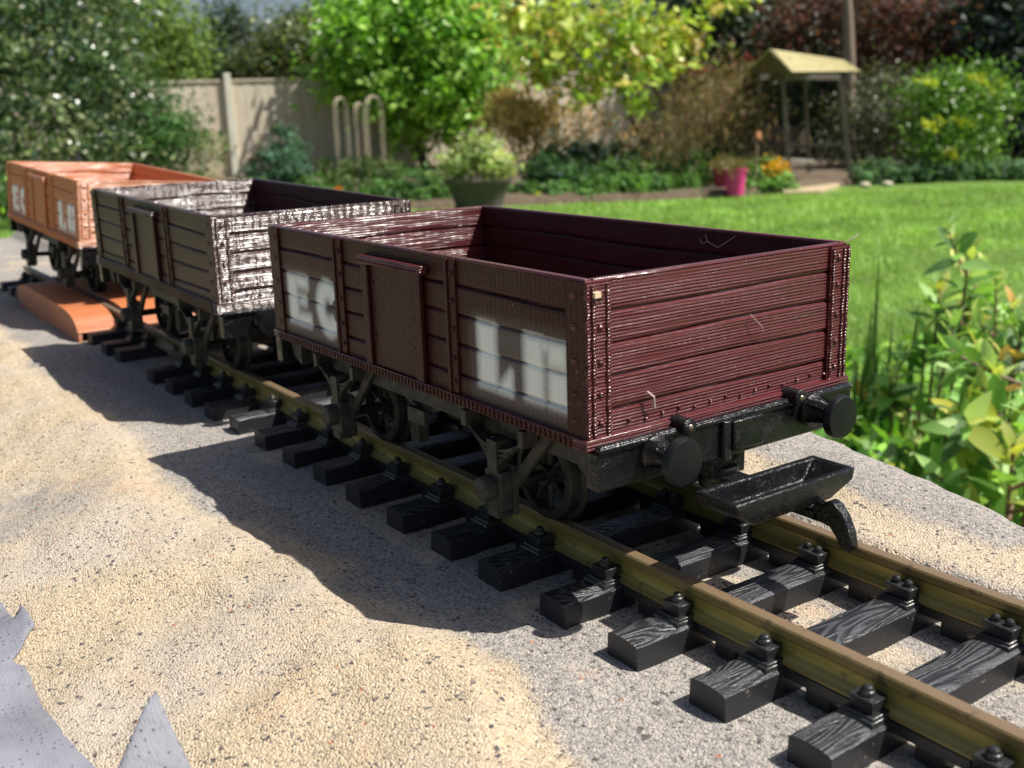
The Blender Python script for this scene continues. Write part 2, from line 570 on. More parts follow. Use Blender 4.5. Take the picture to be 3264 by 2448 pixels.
def terrain_h(X, Y):
    h = np.full_like(X, -0.0162)
    h = h + np.where(X < -0.30, 0.0075 * (-0.30 - X), 0) * sstep(-0.3, -0.05, Y)
    away = sstep(0.056, 0.075, np.abs(Y))
    h += away * (0.0060 * vnoise(X, Y, 16, 1) + 0.0014 * vnoise(X, Y, 45, 2))
    h += (0.0008 + 0.0009 * away) * vnoise(X, Y, 130, 3)
    # near slope: ripples running along the edge of the trackbed
    edge = -0.092 + 0.022 * vnoise(X, Y * 0, 11, 4) + 0.010 * vnoise(X, Y * 0, 31, 5)
    dn = np.clip(edge - Y, 0, None)
    h -= 0.10 * np.clip(dn, 0, 0.06) + 0.17 * np.clip(dn - 0.06, 0, None) - 0.004 * sstep(0.0, 0.012, dn) * (1 - sstep(0.02, 0.06, dn))
    # far shoulder: rises a little and rolls over
    far = 0.101 + 0.022 * vnoise(X, Y * 0, 6.5, 6) + 0.010 * vnoise(X, Y * 0, 26, 7) - 0.30 * np.clip(X + 0.045, 0, 0.09)
    h += 0.0095 * sstep(0.033, 0.046, Y) + 0.003 * sstep(0.055, 0.09, Y)
    df = np.clip(Y - far, 0, None)
    h -= 1.2 * df * sstep(0, 0.05, df) + 7.0 * np.clip(df - 0.03, 0, None)
    # left end
    lf = -1.17 + 0.06 * vnoise(X * 0, Y, 9, 8)
    dl = np.clip(lf - X, 0, None)
    h -= 0.9 * dl * sstep(0, 0.08, dl) + 4.0 * np.clip(dl - 0.05, 0, None)
    dr = np.clip(X - 0.5, 0, None)
    h -= 5.0 * dr
    dn2 = np.clip(-0.75 - Y, 0, None)
    h -= 5.0 * dn2
    tan = sstep(-0.012, 0.012, (edge + 0.004) - Y)
    # tan wash on the far side, and in patches between the sleepers
    tan2 = sstep(0.045, 0.065, Y) * (1 - sstep(0.062, 0.080, Y + 0.02 * vnoise(X, Y, 30, 9)))
    tan3 = 0.55 * sstep(0.02, 0.22, vnoise(X, Y, 38, 10)) * (np.abs(Y) < 0.06)
    tanv = np.clip(tan + 0.9 * tan2 + tan3, 0, 1)
    tanv = np.clip(tanv - 0.5 * sstep(0.16, 0.34, vnoise(X, Y, 14, 11)) * tan, 0, 1)
    return np.maximum(h, LZ - 0.1), tanv


GH, GT = terrain_h(GX, GY)
nx_, ny_ = GX.shape
idx = np.arange(nx_ * ny_).reshape(nx_, ny_)
F = np.stack([idx[:-1, :-1].ravel(), idx[1:, :-1].ravel(), idx[1:, 1:].ravel(), idx[:-1, 1:].ravel()], 1)
ter = np_mesh('rocky_terrain', np.stack([GX.ravel(), GY.ravel(), GH.ravel()], 1), F, M['rock'], None, True, None, {'tan': GT.ravel()})
tag(ter, 'sand coloured and grey gritty rock bank under the model track', 'ground', None, 'structure')

# ------------------------------------------------------------------ track
RAIL = [(-3.6, -8.9), (3.6, -8.9), (3.6, -8.2), (1.5, -6.9), (1.1, -6.3), (1.1, -3.4), (1.35, -3.0), (2.0, -2.6), (2.1, -0.6), (1.7, -0.1), (0.9, 0.0),
        (-0.9, 0.0), (-1.7, -0.1), (-2.1, -0.6), (-2.0, -2.6), (-1.35, -3.0), (-1.1, -3.4), (-1.1, -6.3), (-1.5, -6.9), (-3.6, -8.2)]


def make_rail(name, x0, x1, yc, mat, parent, seed):
    n = max(2, int((x1 - x0) / 0.012))
    k = len(RAIL)
    V, hv = [], []
    for i in range(n + 1):
        x = x0 + (x1 - x0) * i / n
        dy = 0.00025 * math.sin(x * 31 + seed) + 0.00012 * math.sin(x * 77 + 2 * seed)
        for (y, z) in RAIL:
            V.append((x, yc + y * .001 + dy, z * .001 + track_z(x)))
            hv.append((z + 8.9) / 8.9)
    F4 = []
    for i in range(n):
        for j in range(k):
            F4.append((i * k + j, i * k + (j + 1) % k, (i + 1) * k + (j + 1) % k, (i + 1) * k + j))
    o = np_mesh(name, V, [f[::-1] for f in F4], mat, parent, 35, None, {'rail_height': hv})
    bm_ends = [list(range(k)), list(range(n * k, (n + 1) * k))]
    # close the cut ends
    me = o.data
    import bmesh
    bm = bmesh.new(); bm.from_mesh(me); bm.verts.ensure_lookup_table()
    for e in bm_ends:
        bm.faces.new([bm.verts[i] for i in e])
    bm.normal_update()
    bmesh.ops.recalc_face_normals(bm, faces=bm.faces)
    bm.to_mesh(me); bm.free()
    return o


def sleeper_mesh():
    b = MB()
    # crowned top, flared sides; origin at sleeper centre on the top face
    W, H, n = 0.0057, 0.0072, 6
    prof = [(-W - .0003, -H), (W + .0003, -H), (W, -.0008)] + [(W * math.cos(PI * i / n), -.0008 + .0009 * math.sin(PI * i / n)) for i in range(1, n)] + [(-W, -.0008)]
    ny = 24
    k = len(prof)
    vs, fs = [], []
    for i in range(ny + 1):
        y = -0.0515 + 0.103 * i / ny
        for (x, z) in prof: vs.append((x, y, z))
    for i in range(ny):
        for j in range(k):
            fs.append((i * k + j, i * k + (j + 1) % k, (i + 1) * k + (j + 1) % k, (i + 1) * k + j)[::-1])
    fs.append(tuple(range(k))); fs.append(tuple(range(ny * k, ny * k + k))[::-1])
    return b.add(vs, fs)


def chair_mb(side, two):
    """rail chair on the outside (one nut) or inside (two nuts); side is the direction away from the rail"""
    b = MB()
    a0, a1 = (0.0034, 0.0098)
    def yb(a, c): return (min(side * a, side * c), max(side * a, side * c))
    y0, y1 = yb(-0.001, a1)
    b.box(-.0048, .0048, y0, y1, -.0002, .0011, 0, None, .0004, .0004)
    y0, y1 = yb(-0.001, a1 - .001)
    b.box(-.0042, .0042, y0, y1, .0009, .0019, 0, None, .0003, .0003)
    hw = .0037 if two else .0029
    y0, y1 = yb(a0 - .0004, a1 - .0022)
    b.box(-hw, hw, y0, y1, .0018, .0058, 0, None, -.0004, -.0002)
    # jaw against the rail web
    y0, y1 = yb(.0012, a0 - .0003)
    b.box(-hw * .8, hw * .8, y0, y1, .0010, .0050, 0, None, .0002, 0)
    ym = side * (a0 + .0019)
    for xx in ((-.0019, .0019) if two else (0.0,)):
        rr = .0012 if two else .0017
        b.lathe([(rr, .0050), (rr, .0064), (rr * .9, .0068)] + ([(rr * .72, .0069), (rr * .72, .0076), (rr * .5, .0081), (1e-8, .0083)] if not two else [(rr * .6, .0073), (1e-8, .0076)]), 2, (xx, ym, 0.0006), 10)
    return b


def track(name, label, x0, x1, sleepers, mat, seed):
    t = empty(name, (0.5 * (x0 + x1), 0, -0.016), label, 'model track', 'lengths of model railway track')
    off = t.location
    for yc in (-0.0269, 0.0269):
        o = make_rail('rail', x0, x1, yc, mat, t, seed + yc * 100)
        o.location = -off
        b = MB()
        ss = sorted(sleepers)
        for a, c in zip(ss[:-1], ss[1:]):
            if c - a > 0.05: continue
            xm = 0.5 * (a + c)
            z = track_z(xm)
            b.box(a + .0052, c - .0052, yc - .0036, yc + .0036, -.0118 + z, -.0092 + z)
            b.box(xm - .0034, xm + .0034, yc - .0030, yc + .0030, -.0156 + z, -.0119 + z)
        o = b.build('tie_strip', M['chair'], t, 40)
        o.location = -off
    proto = None
    for x in sleepers:
        if proto is None:
            s = sleeper_mesh().build('sleeper', M['sleeper'], t, 35)
            for sy in (-1, 1):
                for inner in (0, 1):
                    c = chair_mb(sy if not inner else -sy, bool(inner)).flat(.80).build('rail_chair', M['chair'], s, 30, .0002, 1)
                    c.location = (0, sy * 0.0269, 0)
            proto = s
        else:
            s = copy_tree(proto, t)
            KIDS[t.name].append(s)
        s.location = Vector((x + random.uniform(-.0008, .0008), random.uniform(-.0006, .0006), -0.0090 + track_z(x))) - off
        s.rotation_euler = (0, 0, random.uniform(-.015, .015))
    return t


new_s = [0.0150 + 0.0298 * k for k in range(-13, 9)]
old_s = [-0.438, -0.463, -0.4995] + [-0.4995 - 0.0298 * k for k in range(1, 10)]
tr_new = track('model_railway_track', 'olive brass rails on black sleepers in the foreground under the maroon wagon', -0.388, 0.262, new_s, M['rail_new'], 1.0)
tr_old = track('model_railway_track', 'duller brown rails behind, passing through the terracotta ramp', -0.790, -0.3892, old_s, M['rail_old'], 3.0)
# joiners between the two lengths of rail
for yc in (-0.0269, 0.0269):
    b = MB()
    for sg in (-1, 1):
        b.prism([(sg * .0012, -.0066), (sg * .0042, -.0079), (sg * .0042, -.0093), (sg * .0048, -.0093), (sg * .0048, -.0074), (sg * .0018, -.0058), (sg * .0018, -.0036), (sg * .0012, -.0036)], 0, -.015, .015)
        for xx in (-.008, .008):
            b.lathe([(.0013, 0), (.0013, .0012), (.0008, .0015)], 1, (xx, sg * .0017 - (0 if sg > 0 else .0012), -.0048), 8)
    b.box(-.015, .015, -.0048, .0048, -.0099, -.0092)
    o = b.build('rail_joiner', M['rail_old'], tr_old, 40)
    o.location = Vector((-0.389, yc, track_z(-.389))) - tr_old.location

# ------------------------------------------------------------------ rerailing ramp
RL = empty('rerailing_ramp', (-0.595, 0, -0.0145), 'terracotta plastic rerailing ramp lying across the rails under the wagons', 'track ramp')


def ramp_prof(x0, x1, dz, zb):
    pts = [(x0, zb), (x1, zb)]
    for u, z in ((1.0, -12.0), (.992, -6.5), (.97, -2.2), (.935, .8), (.88, 3.0), (.8, 4.2), (.6, 5.2), (.42, 5.9), (.22, 6.1), (.09, 5.2), (.0, 1.2)):
        pts.append((x0 + (x1 - x0) * u, max(z * .001 + dz, zb + .0002)))
    return pts


for nm, y0, y1, zb in (('side_ramp', -.0555, -.0312, -.0086), ('centre_ramp', -.0225, .0225, -.0086), ('side_ramp', .0312, .0555, -.0086)):
    b = MB()
    b.prism(ramp_prof(-.683, -.507, -0.0005, zb), 1, y0, y1)
    if nm == 'side_ramp':
        ya, yb = (y0, y0 + .0024) if y0 < 0 else (y1 - .0024, y1)
        b.prism([(-.683, -.0150), (-.507, -.0152), (-.5075, -.0087), (-.683, -.0087)], 1, ya, yb)
    o = b.build(nm, M['ramp'], RL, 40, .0005)
    o.location = -RL.location

# ------------------------------------------------------------------ wagons
L, HW, ZT, ZF = 0.1945, 0.050, 0.0813, 0.0405
GRV = (0.0732, 0.0647, 0.0560, 0.0468)


def sdbox(x, z, x0, x1, z0, z1):
    dx = np.abs(x - .5 * (x0 + x1)) - .5 * (x1 - x0)
    dz = np.abs(z - .5 * (z0 + z1)) - .5 * (z1 - z0)
    return np.hypot(np.maximum(dx, 0), np.maximum(dz, 0)) + np.minimum(np.maximum(dx, dz), 0)


def sdseg(x, z, a, b, r):
    ax, az = a; bx, bz = b
    t = np.clip(((x - ax) * (bx - ax) + (z - az) * (bz - az)) / ((bx - ax) ** 2 + (bz - az) ** 2), 0, 1)
    return np.hypot(x - ax - t * (bx - ax), z - az - t * (bz - az)) - r


def spray(x, z, soft):
    """E C on the rear panel, L R on the front panel, as sprayed stencils (mm)"""
    x, z = x * 1000, z * 1000
    ds = []
    # E
    e = [(sdbox(x, z, -182, -174.2, 46.2, 64)), sdbox(x, z, -174.5, -164.5, 60.0, 64.2), sdbox(x, z, -172.6, -166.5, 53.6, 57), sdbox(x, z, -174.5, -163.5, 46, 50)]
    # C
    cx, cz = -148.0, 54.8
    q = np.hypot((x - cx) / 1.0, (z - cz) / 1.06)
    ring = np.abs(q - 6.4) - 3.0
    ang = np.arctan2(z - cz, x - cx)
    ring = np.where((np.abs(ang) < 0.62) & (x > cx), np.maximum(ring, 3 - np.abs(np.abs(ang) - .62) * 2), ring)
    # L
    l = [sdbox(x, z, -49.5, -40.8, 46.0, 64.2), np.maximum(sdbox(x, z, -39.6, -33.2, 45.6, 52.2), 0.75 * (z - 46.4 - (x + 40) * 0.95))]
    # R
    r = [sdbox(x, z, -26.6, -18.6, 46.4, 64.0), sdbox(x, z, -16.0, -8.4, 57.0, 63.6), sdbox(x, z, -16.0, -7.6, 46.5, 56.0),
         sdbox(x, z, -18.8, -15.8, 60.8, 63.6)]
    out = np.zeros_like(x)
    for d in e + [ring] + l + r:
        out = np.maximum(out, np.clip(0.5 - d / (2 * soft), 0, 1))
    halo = np.zeros_like(x)
    for bx in ((-187, -134), (-55, -4)):
        halo = np.maximum(halo, np.clip(1 - sdbox(x, z, bx[0] + 5, bx[1] - 5, 44.5, 63) / 6.0, 0, 1) * 0.10 * ((x > bx[0]) & (x < bx[1])))
    return np.clip(out ** .62 + halo * (1 - out), 0, 1)


def wall(name, mat, parent, axis, s0, s1, plane, nsign, z0, z1, step, letters=0, outer=True, seed=0):
    """planked wall skin: a grid with grooves between the planks; axis 0 runs along x at y=plane, axis 1 runs along y at x=plane"""
    n = int((s1 - s0) / step)
    S = np.linspace(s0, s1, n + 1)
    Zs = sorted(set(np.round(np.concatenate([np.arange(z0, z1, .0011)] + [[g - .0006, g - .0003, g, g + .0003, g + .0006] for g in GRV] + [[z1]]), 6)))
    Zs = np.array([z for z in Zs if z0 <= z <= z1])
    SS, ZZ = np.meshgrid(S, Zs, indexing='ij')
    h = np.zeros_like(SS)
    for i, g in enumerate(GRV):
        gw = g + .00025 * np.sin(SS * 60 + i + seed)
        h -= .00085 * np.exp(-((ZZ - gw) / .00036) ** 2)
    pl = np.digitize(ZZ, sorted(GRV))
    h += .00012 * vnoise(SS + pl * .37, ZZ, 70, 20 + seed) + .00010 * ((pl * 7 + seed) % 3 - 1)
    if axis == 0: V = np.stack([SS, plane + nsign * h, ZZ], 2)
    else: V = np.stack([plane + nsign * h, SS, ZZ], 2)
    m, k = SS.shape
    ix = np.arange(m * k).reshape(m, k)
    F = np.stack([ix[:-1, :-1].ravel(), ix[1:, :-1].ravel(), ix[1:, 1:].ravel(), ix[:-1, 1:].ravel()], 1)
    flip = (axis == 0 and nsign > 0) or (axis == 1 and nsign < 0)
    if flip: F = F[:, ::-1]
    sp = np.zeros(SS.shape)
    if letters: sp = spray(SS if letters > 0 else -SS - L, ZZ, 1.7 if letters in (1, -1) else 1.0)
    return V.reshape(-1, 3), F, sp.ravel()


def make_wagon(name, label, key, letters, lip, loc, rot, hook):
    W = empty(name, loc, label, 'model wagon', 'open model railway wagons')
    W.rotation_euler = rot
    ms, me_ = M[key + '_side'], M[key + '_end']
    T = 0.0022
    def skin(nm, mat, parts, extra=None):
        Vs, Fs, Ss, b = [], [], [], 0
        for V, F, S in parts:
            Vs.append(V); Fs.append(F + b); Ss.append(S); b += len(V)
        return np_mesh(nm, np.concatenate(Vs), np.concatenate(Fs), mat, W, 50, None, {'spray': np.concatenate(Ss)})
    def quad(a, b_, c, d):
        return (np.array([a, b_, c, d]), np.array([[0, 1, 2, 3]]), np.zeros(4))
    # sides and ends: outer skin, inner skin and top edge
    for sg in (-1, 1):
        lt = letters * (1 if sg < 0 else -1)
        top = quad((-L, sg * (HW - T), ZT), (0, sg * (HW - T), ZT), (0, sg * HW, ZT), (-L, sg * HW, ZT))
        if sg < 0: top = (top[0], top[1][:, ::-1], top[2])
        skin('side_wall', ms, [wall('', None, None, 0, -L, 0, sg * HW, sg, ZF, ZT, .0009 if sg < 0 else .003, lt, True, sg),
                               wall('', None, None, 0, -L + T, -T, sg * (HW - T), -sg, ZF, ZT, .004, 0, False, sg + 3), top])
        x = 0.0 if sg > 0 else -L
        xi = x - sg * T
        top = quad((xi, -HW + T, ZT), (x, -HW + T, ZT), (x, HW - T, ZT), (xi, HW - T, ZT))
        if sg < 0: top = (top[0], top[1][:, ::-1], top[2])
        o = skin('end_wall', me_, [wall('', None, None, 1, -HW, HW, x, sg, ZF, ZT, .002, 0, True, 5 + sg),
                               wall('', None, None, 1, -HW + T, HW - T, xi, -sg, ZF, ZT, .002, 0, False, 8 + sg), top])
    # rounded top beading, rough from printing
    b = MB()
    for sg in (-1, 1):
        b.box(-L + .0002, -.0002, sg * (HW - T * .5) - T * .56, sg * (HW - T * .5) + T * .56, ZT - .0006, ZT + .0005)
        x = -T * .5 if sg > 0 else -L + T * .5
        b.box(x - T * .57, x + T * .57, -HW + T * 1.06, HW - T * 1.06, ZT - .0006, ZT + .0004)
    b.build('top_edge', me_, W, 40, .0004)
    # floor with projecting lip
    b = MB()
    b.box(-L - .0018, .0018, -HW - .0018, HW + .0018, .0375, .0375 + lip)
    b.box(-L + T, -T, -HW + T, HW - T, .0376 + lip, .0412)
    fl = b.build('floor', me_, W, 40, .0004)
    # printed stubs along the foot of the end walls
    for x, d in ((0.0002, 1), (-L - .0002, -1)):
        b = MB()
        for i in range(15):
            y = -.042 + .006 * i
            b.dome((x, y, .0375 + lip + .0022 + .0004 * math.sin(i * 2.1)), .0006, (d, 0, 0), 6)
        b.build('rivet_row', me_, W, 40)
    # corner irons: a ribbed strip either side of every corner, with bolt heads
    for ex in (1, -1):
        x = 0.0 if ex > 0 else -L
        for sg in (-1, 1):
            b = MB()
            b.box(min(x, x + ex * .0008), max(x, x + ex * .0008), min(sg * .0425, sg * .0500), max(sg * .0425, sg * .0500), .0375 + lip, ZT - .0004)
            b.box(min(x + ex * .0008, x - ex * .0072), max(x + ex * .0008, x - ex * .0072), min(sg * .0500, sg * .0508), max(sg * .0500, sg * .0508), .0375 + lip, ZT - .0004, 1)
            for yy in (.0502, .0483, .0436):
                pts = [(x + ex * .0008, sg * (yy + .00012 * math.sin(z * 900 + yy * 999)), .0375 + lip + z) for z in np.linspace(0.0002, ZT - .0385 - lip, 50)]
                b.tube(pts, [(.00062 + .00012 * math.sin(i * 2.4 + yy * 1e4) + .00008 * math.sin(i * 5.1)) for i in range(50)], 14)
            for z in (.0775, .0695, .0605, .052, .0445):
                b.dome((x + ex * .0007, sg * .0460, z), .0011, (ex, 0, 0), 8)
                b.dome((x - ex * .0040, sg * .0507, z), .0011, (0, sg, 0), 8)
            b.build('corner_iron', [me_, ms], W, 40, 0)
    # upright straps and the side door
    for sg in (-1, 1):
        y = sg * HW
        def yb(a, c): return (min(y + sg * a, y + sg * c), max(y + sg * a, y + sg * c))
        for xa, xb in ((-.1398, -.1335), (-.0655, -.0600)):
            b = MB()
            y0, y1 = yb(-.0003, .0008)
            b.box(xa, xb, y0, y1, .0376 + lip, ZT + .0003)
            y0, y1 = yb(.0006, .0014)
            b.box(xa + .0004, xa + .0020, y0, y1, .0376 + lip, ZT)
            for z in (.077, .0690, .0603, .0515, .0442):
                b.dome((xb - .0016, y + sg * .0008, z), .0010, (0, sg, 0), 8)
            b.build('side_strap', ms, W, 40, .00025)
        d = MB()
        y0, y1 = yb(-.0003, .0007)
        d.box(-.1124, -.0832, y0, y1, .0376 + lip, .0745)
        dr = d.build('door', ms, W, 40, .0002)
        d = MB()
        for z in GRV[1:]:
            for xx in (-.1110, -.0846):
                d.dome((xx, y + sg * .0007, z + .004), .0008, (0, sg, 0), 8)
        y0, y1 = yb(.0003, .0019)
        d.build('door_bolt', ms, dr, 40)
        for xa, xb in ((-.1170, -.1128), (-.0830, -.0786)):
            d = MB()
            d.box(xa, xb, y0, y1, .0377 + lip, .0752)
            d.build('door_post', ms, dr, 40, .0003)
        d = MB()
        y0, y1 = yb(.0003, .0030)
        d.box(-.1176, -.0762, y0, y1, .0750, .0778)
        for i in range(22):
            d.dome((-.1166 + i * .0018, y + sg * .0030, .0757), .0006, (0, sg, 0), 6)
        d.build('door_bar', me_, dr, 40, .0004)
        # ribbed edge of the floor lip
        b = MB()
        for i in range(int((L - .006) / .0022)):
            xx = -L + .004 + i * .0022
            y0, y1 = (y + sg * .0017, y + sg * .0022)
            b.box(xx, xx + .0011, min(y0, y1), max(y0, y1), .0379, .0371 + lip)
        b.build('lip_ribbing', ms, W)
    # underframe
    b = MB()
    for sg in (-1, 1):
        b.box(-L + .004, -.001, sg * .0405 - .0022, sg * .0405 + .0022, .0285, .0374)
        b.box(-L + .004, -.001, sg * .0150 - .0015, sg * .0150 + .0015, .0295, .0374)
    for xx in (-.02, -.06, -.098, -.136, -.176):
        b.box(xx - .0018, xx + .0018, -.0383, .0383, .0300, .0373)
    # corner gussets under the lip
    for xx in (-L + .001, -.0125):
        for sg in (-1, 1):
            y0, y1 = sorted((sg * .0428, sg * .0468))
            b.prism([(xx, .0374), (xx + .0110, .0374), (xx + .0110, .0270), (xx + .0045, .0300)], 1, y0, y1)
    b.build('underframe', M['black_dusty'], W, 40, .0003)
    for ex in (1, -1):
        x = 0.0 if ex > 0 else -L
        X = lambda a: x + ex * a
        b = MB()
        def bx(a, c, y0, y1, z0, z1): b.box(min(X(a), X(c)), max(X(a), X(c)), y0, y1, z0, z1)
        bx(-.001, .0042, -.0502, .0502, .0268, .0373)
        bx(.0018 + .0004, .0046, -.0498, .0498, .0375, .0392)
        bx(.0040, .0050, -.0500, .0500, .0372, .0388)
        bx(.0040, .0066, -.0030, .0088, .0288, .0376)
        bx(.0040, .0058, -.0062, -.0032, .0262, .0378)
        beam = b.build('buffer_beam', M['black'], W, 40, .0005)
        for yy in (-.0205, .0240):
            b = MB()
            b.lathe([(.0024, 0), (.0024, .0058), (.0020, .0062), (.0012, .0063)] if ex > 0 else [(.0012, -.0063), (.0020, -.0062), (.0024, -.0058), (.0024, 0)], 0, (x + ex * .001, yy, .0394), 16)
            b.build('screw_boss', M['black'], beam, 40)
            b = MB()
            b.dome((X(.0072), yy, .0394), .0011, (ex, 0, 0), 10, .5)
            b.build('screw', M['screw'], beam, 40)
        # buffers
        for sg in (-1, 1):
            yy = sg * .0312
            def lt(prof): return [(r, h * ex) for r, h in (prof if ex > 0 else prof[::-1])]
            b = MB()
            b.lathe(lt([(.0050, .004), (.0050, .0056), (.0044, .0062), (.0040, .0075), (.0030, .0108), (.0028, .0140)]), 0, (x, yy, .0342), 20)
            for a in range(4):
                q = a * PI / 2 + PI / 4
                Mx = Matrix.Translation((x, yy, .0342)) @ Matrix.Rotation(q, 4, 'X')
                b.prism([(X(.0056) - x, .0028), (X(.0118) - x, .0028), (X(.0118) - x, .0038), (X(.0056) - x, .0050)], 1, -.0009, .0009, 0, Mx)
            bf = b.build('buffer', M['black'], W, 35)
            b = MB()
            b.lathe(lt([(.0030, .0128), (.0058, .0136), (.0064, .0142), (.0064, .0158), (.0060, .0165), (.0036, .0169), (1e-8, .0170)]), 0, (x, yy, .0342), 40)
            b.build('buffer_head', M['black_smooth'], bf, 35)
    # axle guards, springs, axle boxes, wheels
    for xa in (-.1505, -.0465):
        for sg in (-1, 1):
            y0, y1 = sorted((sg * .0428, sg * .0446))
            g = MB()
            def strut(a, b_, w, ya=y0, yc=y1):
                a, b_ = Vector(a), Vector(b_)
                n_ = (b_ - a).normalized(); n_ = Vector((-n_.y, n_.x)) * w * .5
                g.prism([tuple(a + n_), tuple(a - n_), tuple(b_ - n_), tuple(b_ + n_)], 1, ya, yc)
            strut((xa - .0235, .0376), (xa - .0035, .0165), .0034)
            strut((xa + .0225, .0352), (xa + .0040, .0150), .0036)
            strut((xa - .0155, .0372), (xa - .0150, .0300), .0030)
            strut((xa + .0155, .0372), (xa + .0150, .0300), .0030)
            g.box(xa - .0052, xa + .0052, y0 + sg * .0002, y1 + sg * .0002, .0060, .0215)
            gd = g.build('axle_guard', M['black_dusty'], W, 40, .0003)
            # leaf spring: nested arcs with a buckle
            sp = MB()
            for i in range(4):
                hl = .0145 - .0028 * i
                z0 = .0318 - .0016 * i
                ps = [(xa + hl * t, z0 - .0052 * (1 - t * t)) for t in np.linspace(-1, 1, 13)]
                qs = [(px_, pz_ - .0011) for px_, pz_ in ps][::-1]
                ya, yc = sorted((sg * (.0450 + .0002 * i), sg * .0482))
                sp.prism(ps + qs, 1, ya, yc)
            ya, yc = sorted((sg * .0446, sg * .0490))
            sp.box(xa - .0024, xa + .0024, ya, yc, .0180, .0290)
            sp.box(xa - .0162, xa - .0136, ya, yc, .0300, .0352)
            sp.box(xa + .0136, xa + .0162, ya, yc, .0300, .0352)
            sp.build('leaf_spring', M['black_dusty'], gd, 40, .0002)
            ab = MB()
            ya, yc = sorted((sg * .0440, sg * .0492))
            ab.box(xa - .0046, xa + .0046, ya, yc, .0078, .0196, 0, None, .0006, .0004)
            pr = [(.0040, 0), (.0040, .0032), (.0035, .0041), (.0020, .0045), (1e-8, .0046)]
            if sg < 0: pr = [(r, -h) for r, h in pr][::-1]
            ab.lathe(pr, 1, (xa - .0012, sg * .0486, .0140), 20)
            ab.box(xa - .0030, xa + .0030, ya, yc + 0.0, .0050, .0079)
            ab.build('axle_box', M['black_dusty'], gd, 35, .0003)
        ax = MB()
        ax.tube([(xa, -.043, .0140), (xa, .043, .0140)], .0018, 12)
        axo = ax.build('axle', M['wheel'], W, 40)
        for sg in (-1, 1):
            wh = MB()
            yo = sg * .0302
            # tyre with flange, hub and spokes; outer face at yo
            pr = [(.0112, -.0004), (.0136, 0), (.0140, .0004), (.0141, .0040), (.0147, .0044), (.0156, .0050), (.0155, .0060), (.0112, .0062), (.0108, .0030), (.0112, -.0004)]
            n = 40
            vs, fs = [], []
            for r, h in pr:
                for j in range(n):
                    a = 2 * PI * j / n
                    vs.append((xa + r * math.sin(a), yo - sg * h, .0140 + r * math.cos(a)))
            for i in range(len(pr) - 1):
                for j in range(n):
                    q = (i * n + j, i * n + (j + 1) % n, (i + 1) * n + (j + 1) % n, (i + 1) * n + j)
                    fs.append(q if sg > 0 else q[::-1])
            wh.add(vs, fs)
            hub = [(.0032, -.0006), (.0034, .0006), (.0034, .0050), (1e-8, .0051)]
            hp = [(1e-8, -.0008)] + hub
            wh.lathe([(r, -sg * h) for r, h in (hp if sg < 0 else hp[::-1])], 1, (xa, yo, .0140), 16)
            for k in range(9):
                a = 2 * PI * k / 9 + .2
                wh.tube([(xa + .0030 * math.sin(a), yo - sg * .0022, .0140 + .0030 * math.cos(a)), (xa + .0113 * math.sin(a), yo - sg * .0020, .0140 + .0113 * math.cos(a))], [.0010, .0007], 6)
            wh.build('wheel', M['wheel'], axo, 40)
    # brake gear hanging at the rear axle
    b = MB()
    b.box(-.128, -.122, -.030, -.026, .0060, .0200)
    b.box(-.075, -.069, -.030, -.026, .0060, .0200)
    b.tube([(-.128, -.0405, .036), (-.099, -.0405, .024), (-.070, -.0405, .036)], .0011, 8)
    b.box(-.1045, -.0935, -.0440, -.0420, .0215, .0265)
    b.build('brake_gear', M['black_dusty'], W, 40)
    # couplings
    for ex in (1, -1):
        x = 0.0 if ex > 0 else -L
        Mx = Matrix.Translation((x, 0, 0)) @ Matrix.Diagonal((ex, 1, 1, 1))
        full = (hook and ex > 0)
        b = MB()
        b.box(-.012, .0125, -.0040, .0040, .0165, .0205, 0, Mx)
        b.box(-.010, .0020, -.0065, .0065, .0200, .0268, 0, Mx)
        b.lathe([(.0058, .0160), (.0058, .0222), (.0046, .0232), (1e-8, .0233)], 2, (x + ex * -.002, 0, 0), 20)
        dp = b.build('coupling', M['black'], W, 40, .0005)
        if not full: continue
        # open trough-shaped bumper, its ends cut back underneath
        x0, x1, yw, zt, zb_ = .0120, .0270, .0238, .0236, .0158
        t = .0020
        vs, fs = [], []
        ring_o = [(x0, -yw, zt), (x1, -yw, zt), (x1, yw, zt), (x0, yw, zt)]
        mid_o = [(x0, -yw + .0010, zt - .0030), (x1 + .0003, -yw + .0012, zt - .0030), (x1 + .0003, yw - .0012, zt - .0030), (x0, yw - .0010, zt - .0030)]
        low_o = [(x0 + .0012, -yw + .0085, zb_), (x1 - .0014, -yw + .0085, zb_), (x1 - .0014, yw - .0085, zb_), (x0 + .0012, yw - .0085, zb_)]
        ring_i = [(x0 + t, -yw + t, zt), (x1 - t, -yw + t, zt), (x1 - t, yw - t, zt), (x0 + t, yw - t, zt)]
        low_i = [(x0 + t + .0008, -yw + .0078, zb_ + .0022), (x1 - t - .001, -yw + .0078, zb_ + .0022), (x1 - t - .001, yw - .0078, zb_ + .0022), (x0 + t + .0008, yw - .0078, zb_ + .0022)]
        vs = ring_o + mid_o + low_o + ring_i + low_i
        for k in range(4):
            l_ = (k + 1) % 4
            fs += [(4 + k, 4 + l_, l_, k), (8 + k, 8 + l_, 4 + l_, 4 + k), (k, l_, 12 + l_, 12 + k), (12 + k, 12 + l_, 16 + l_, 16 + k)]
        fs += [(11, 10, 9, 8), (16, 17, 18, 19)]
        b = MB()
        b.add(vs, fs)
        b.lathe([(.0022, .0178), (.0022, .0196), (.0009, .0198)], 2, (.0190, -.001, 0), 12)
        b.build('coupling_trough', M['black'], dp, 40, .0005)
        b = MB()
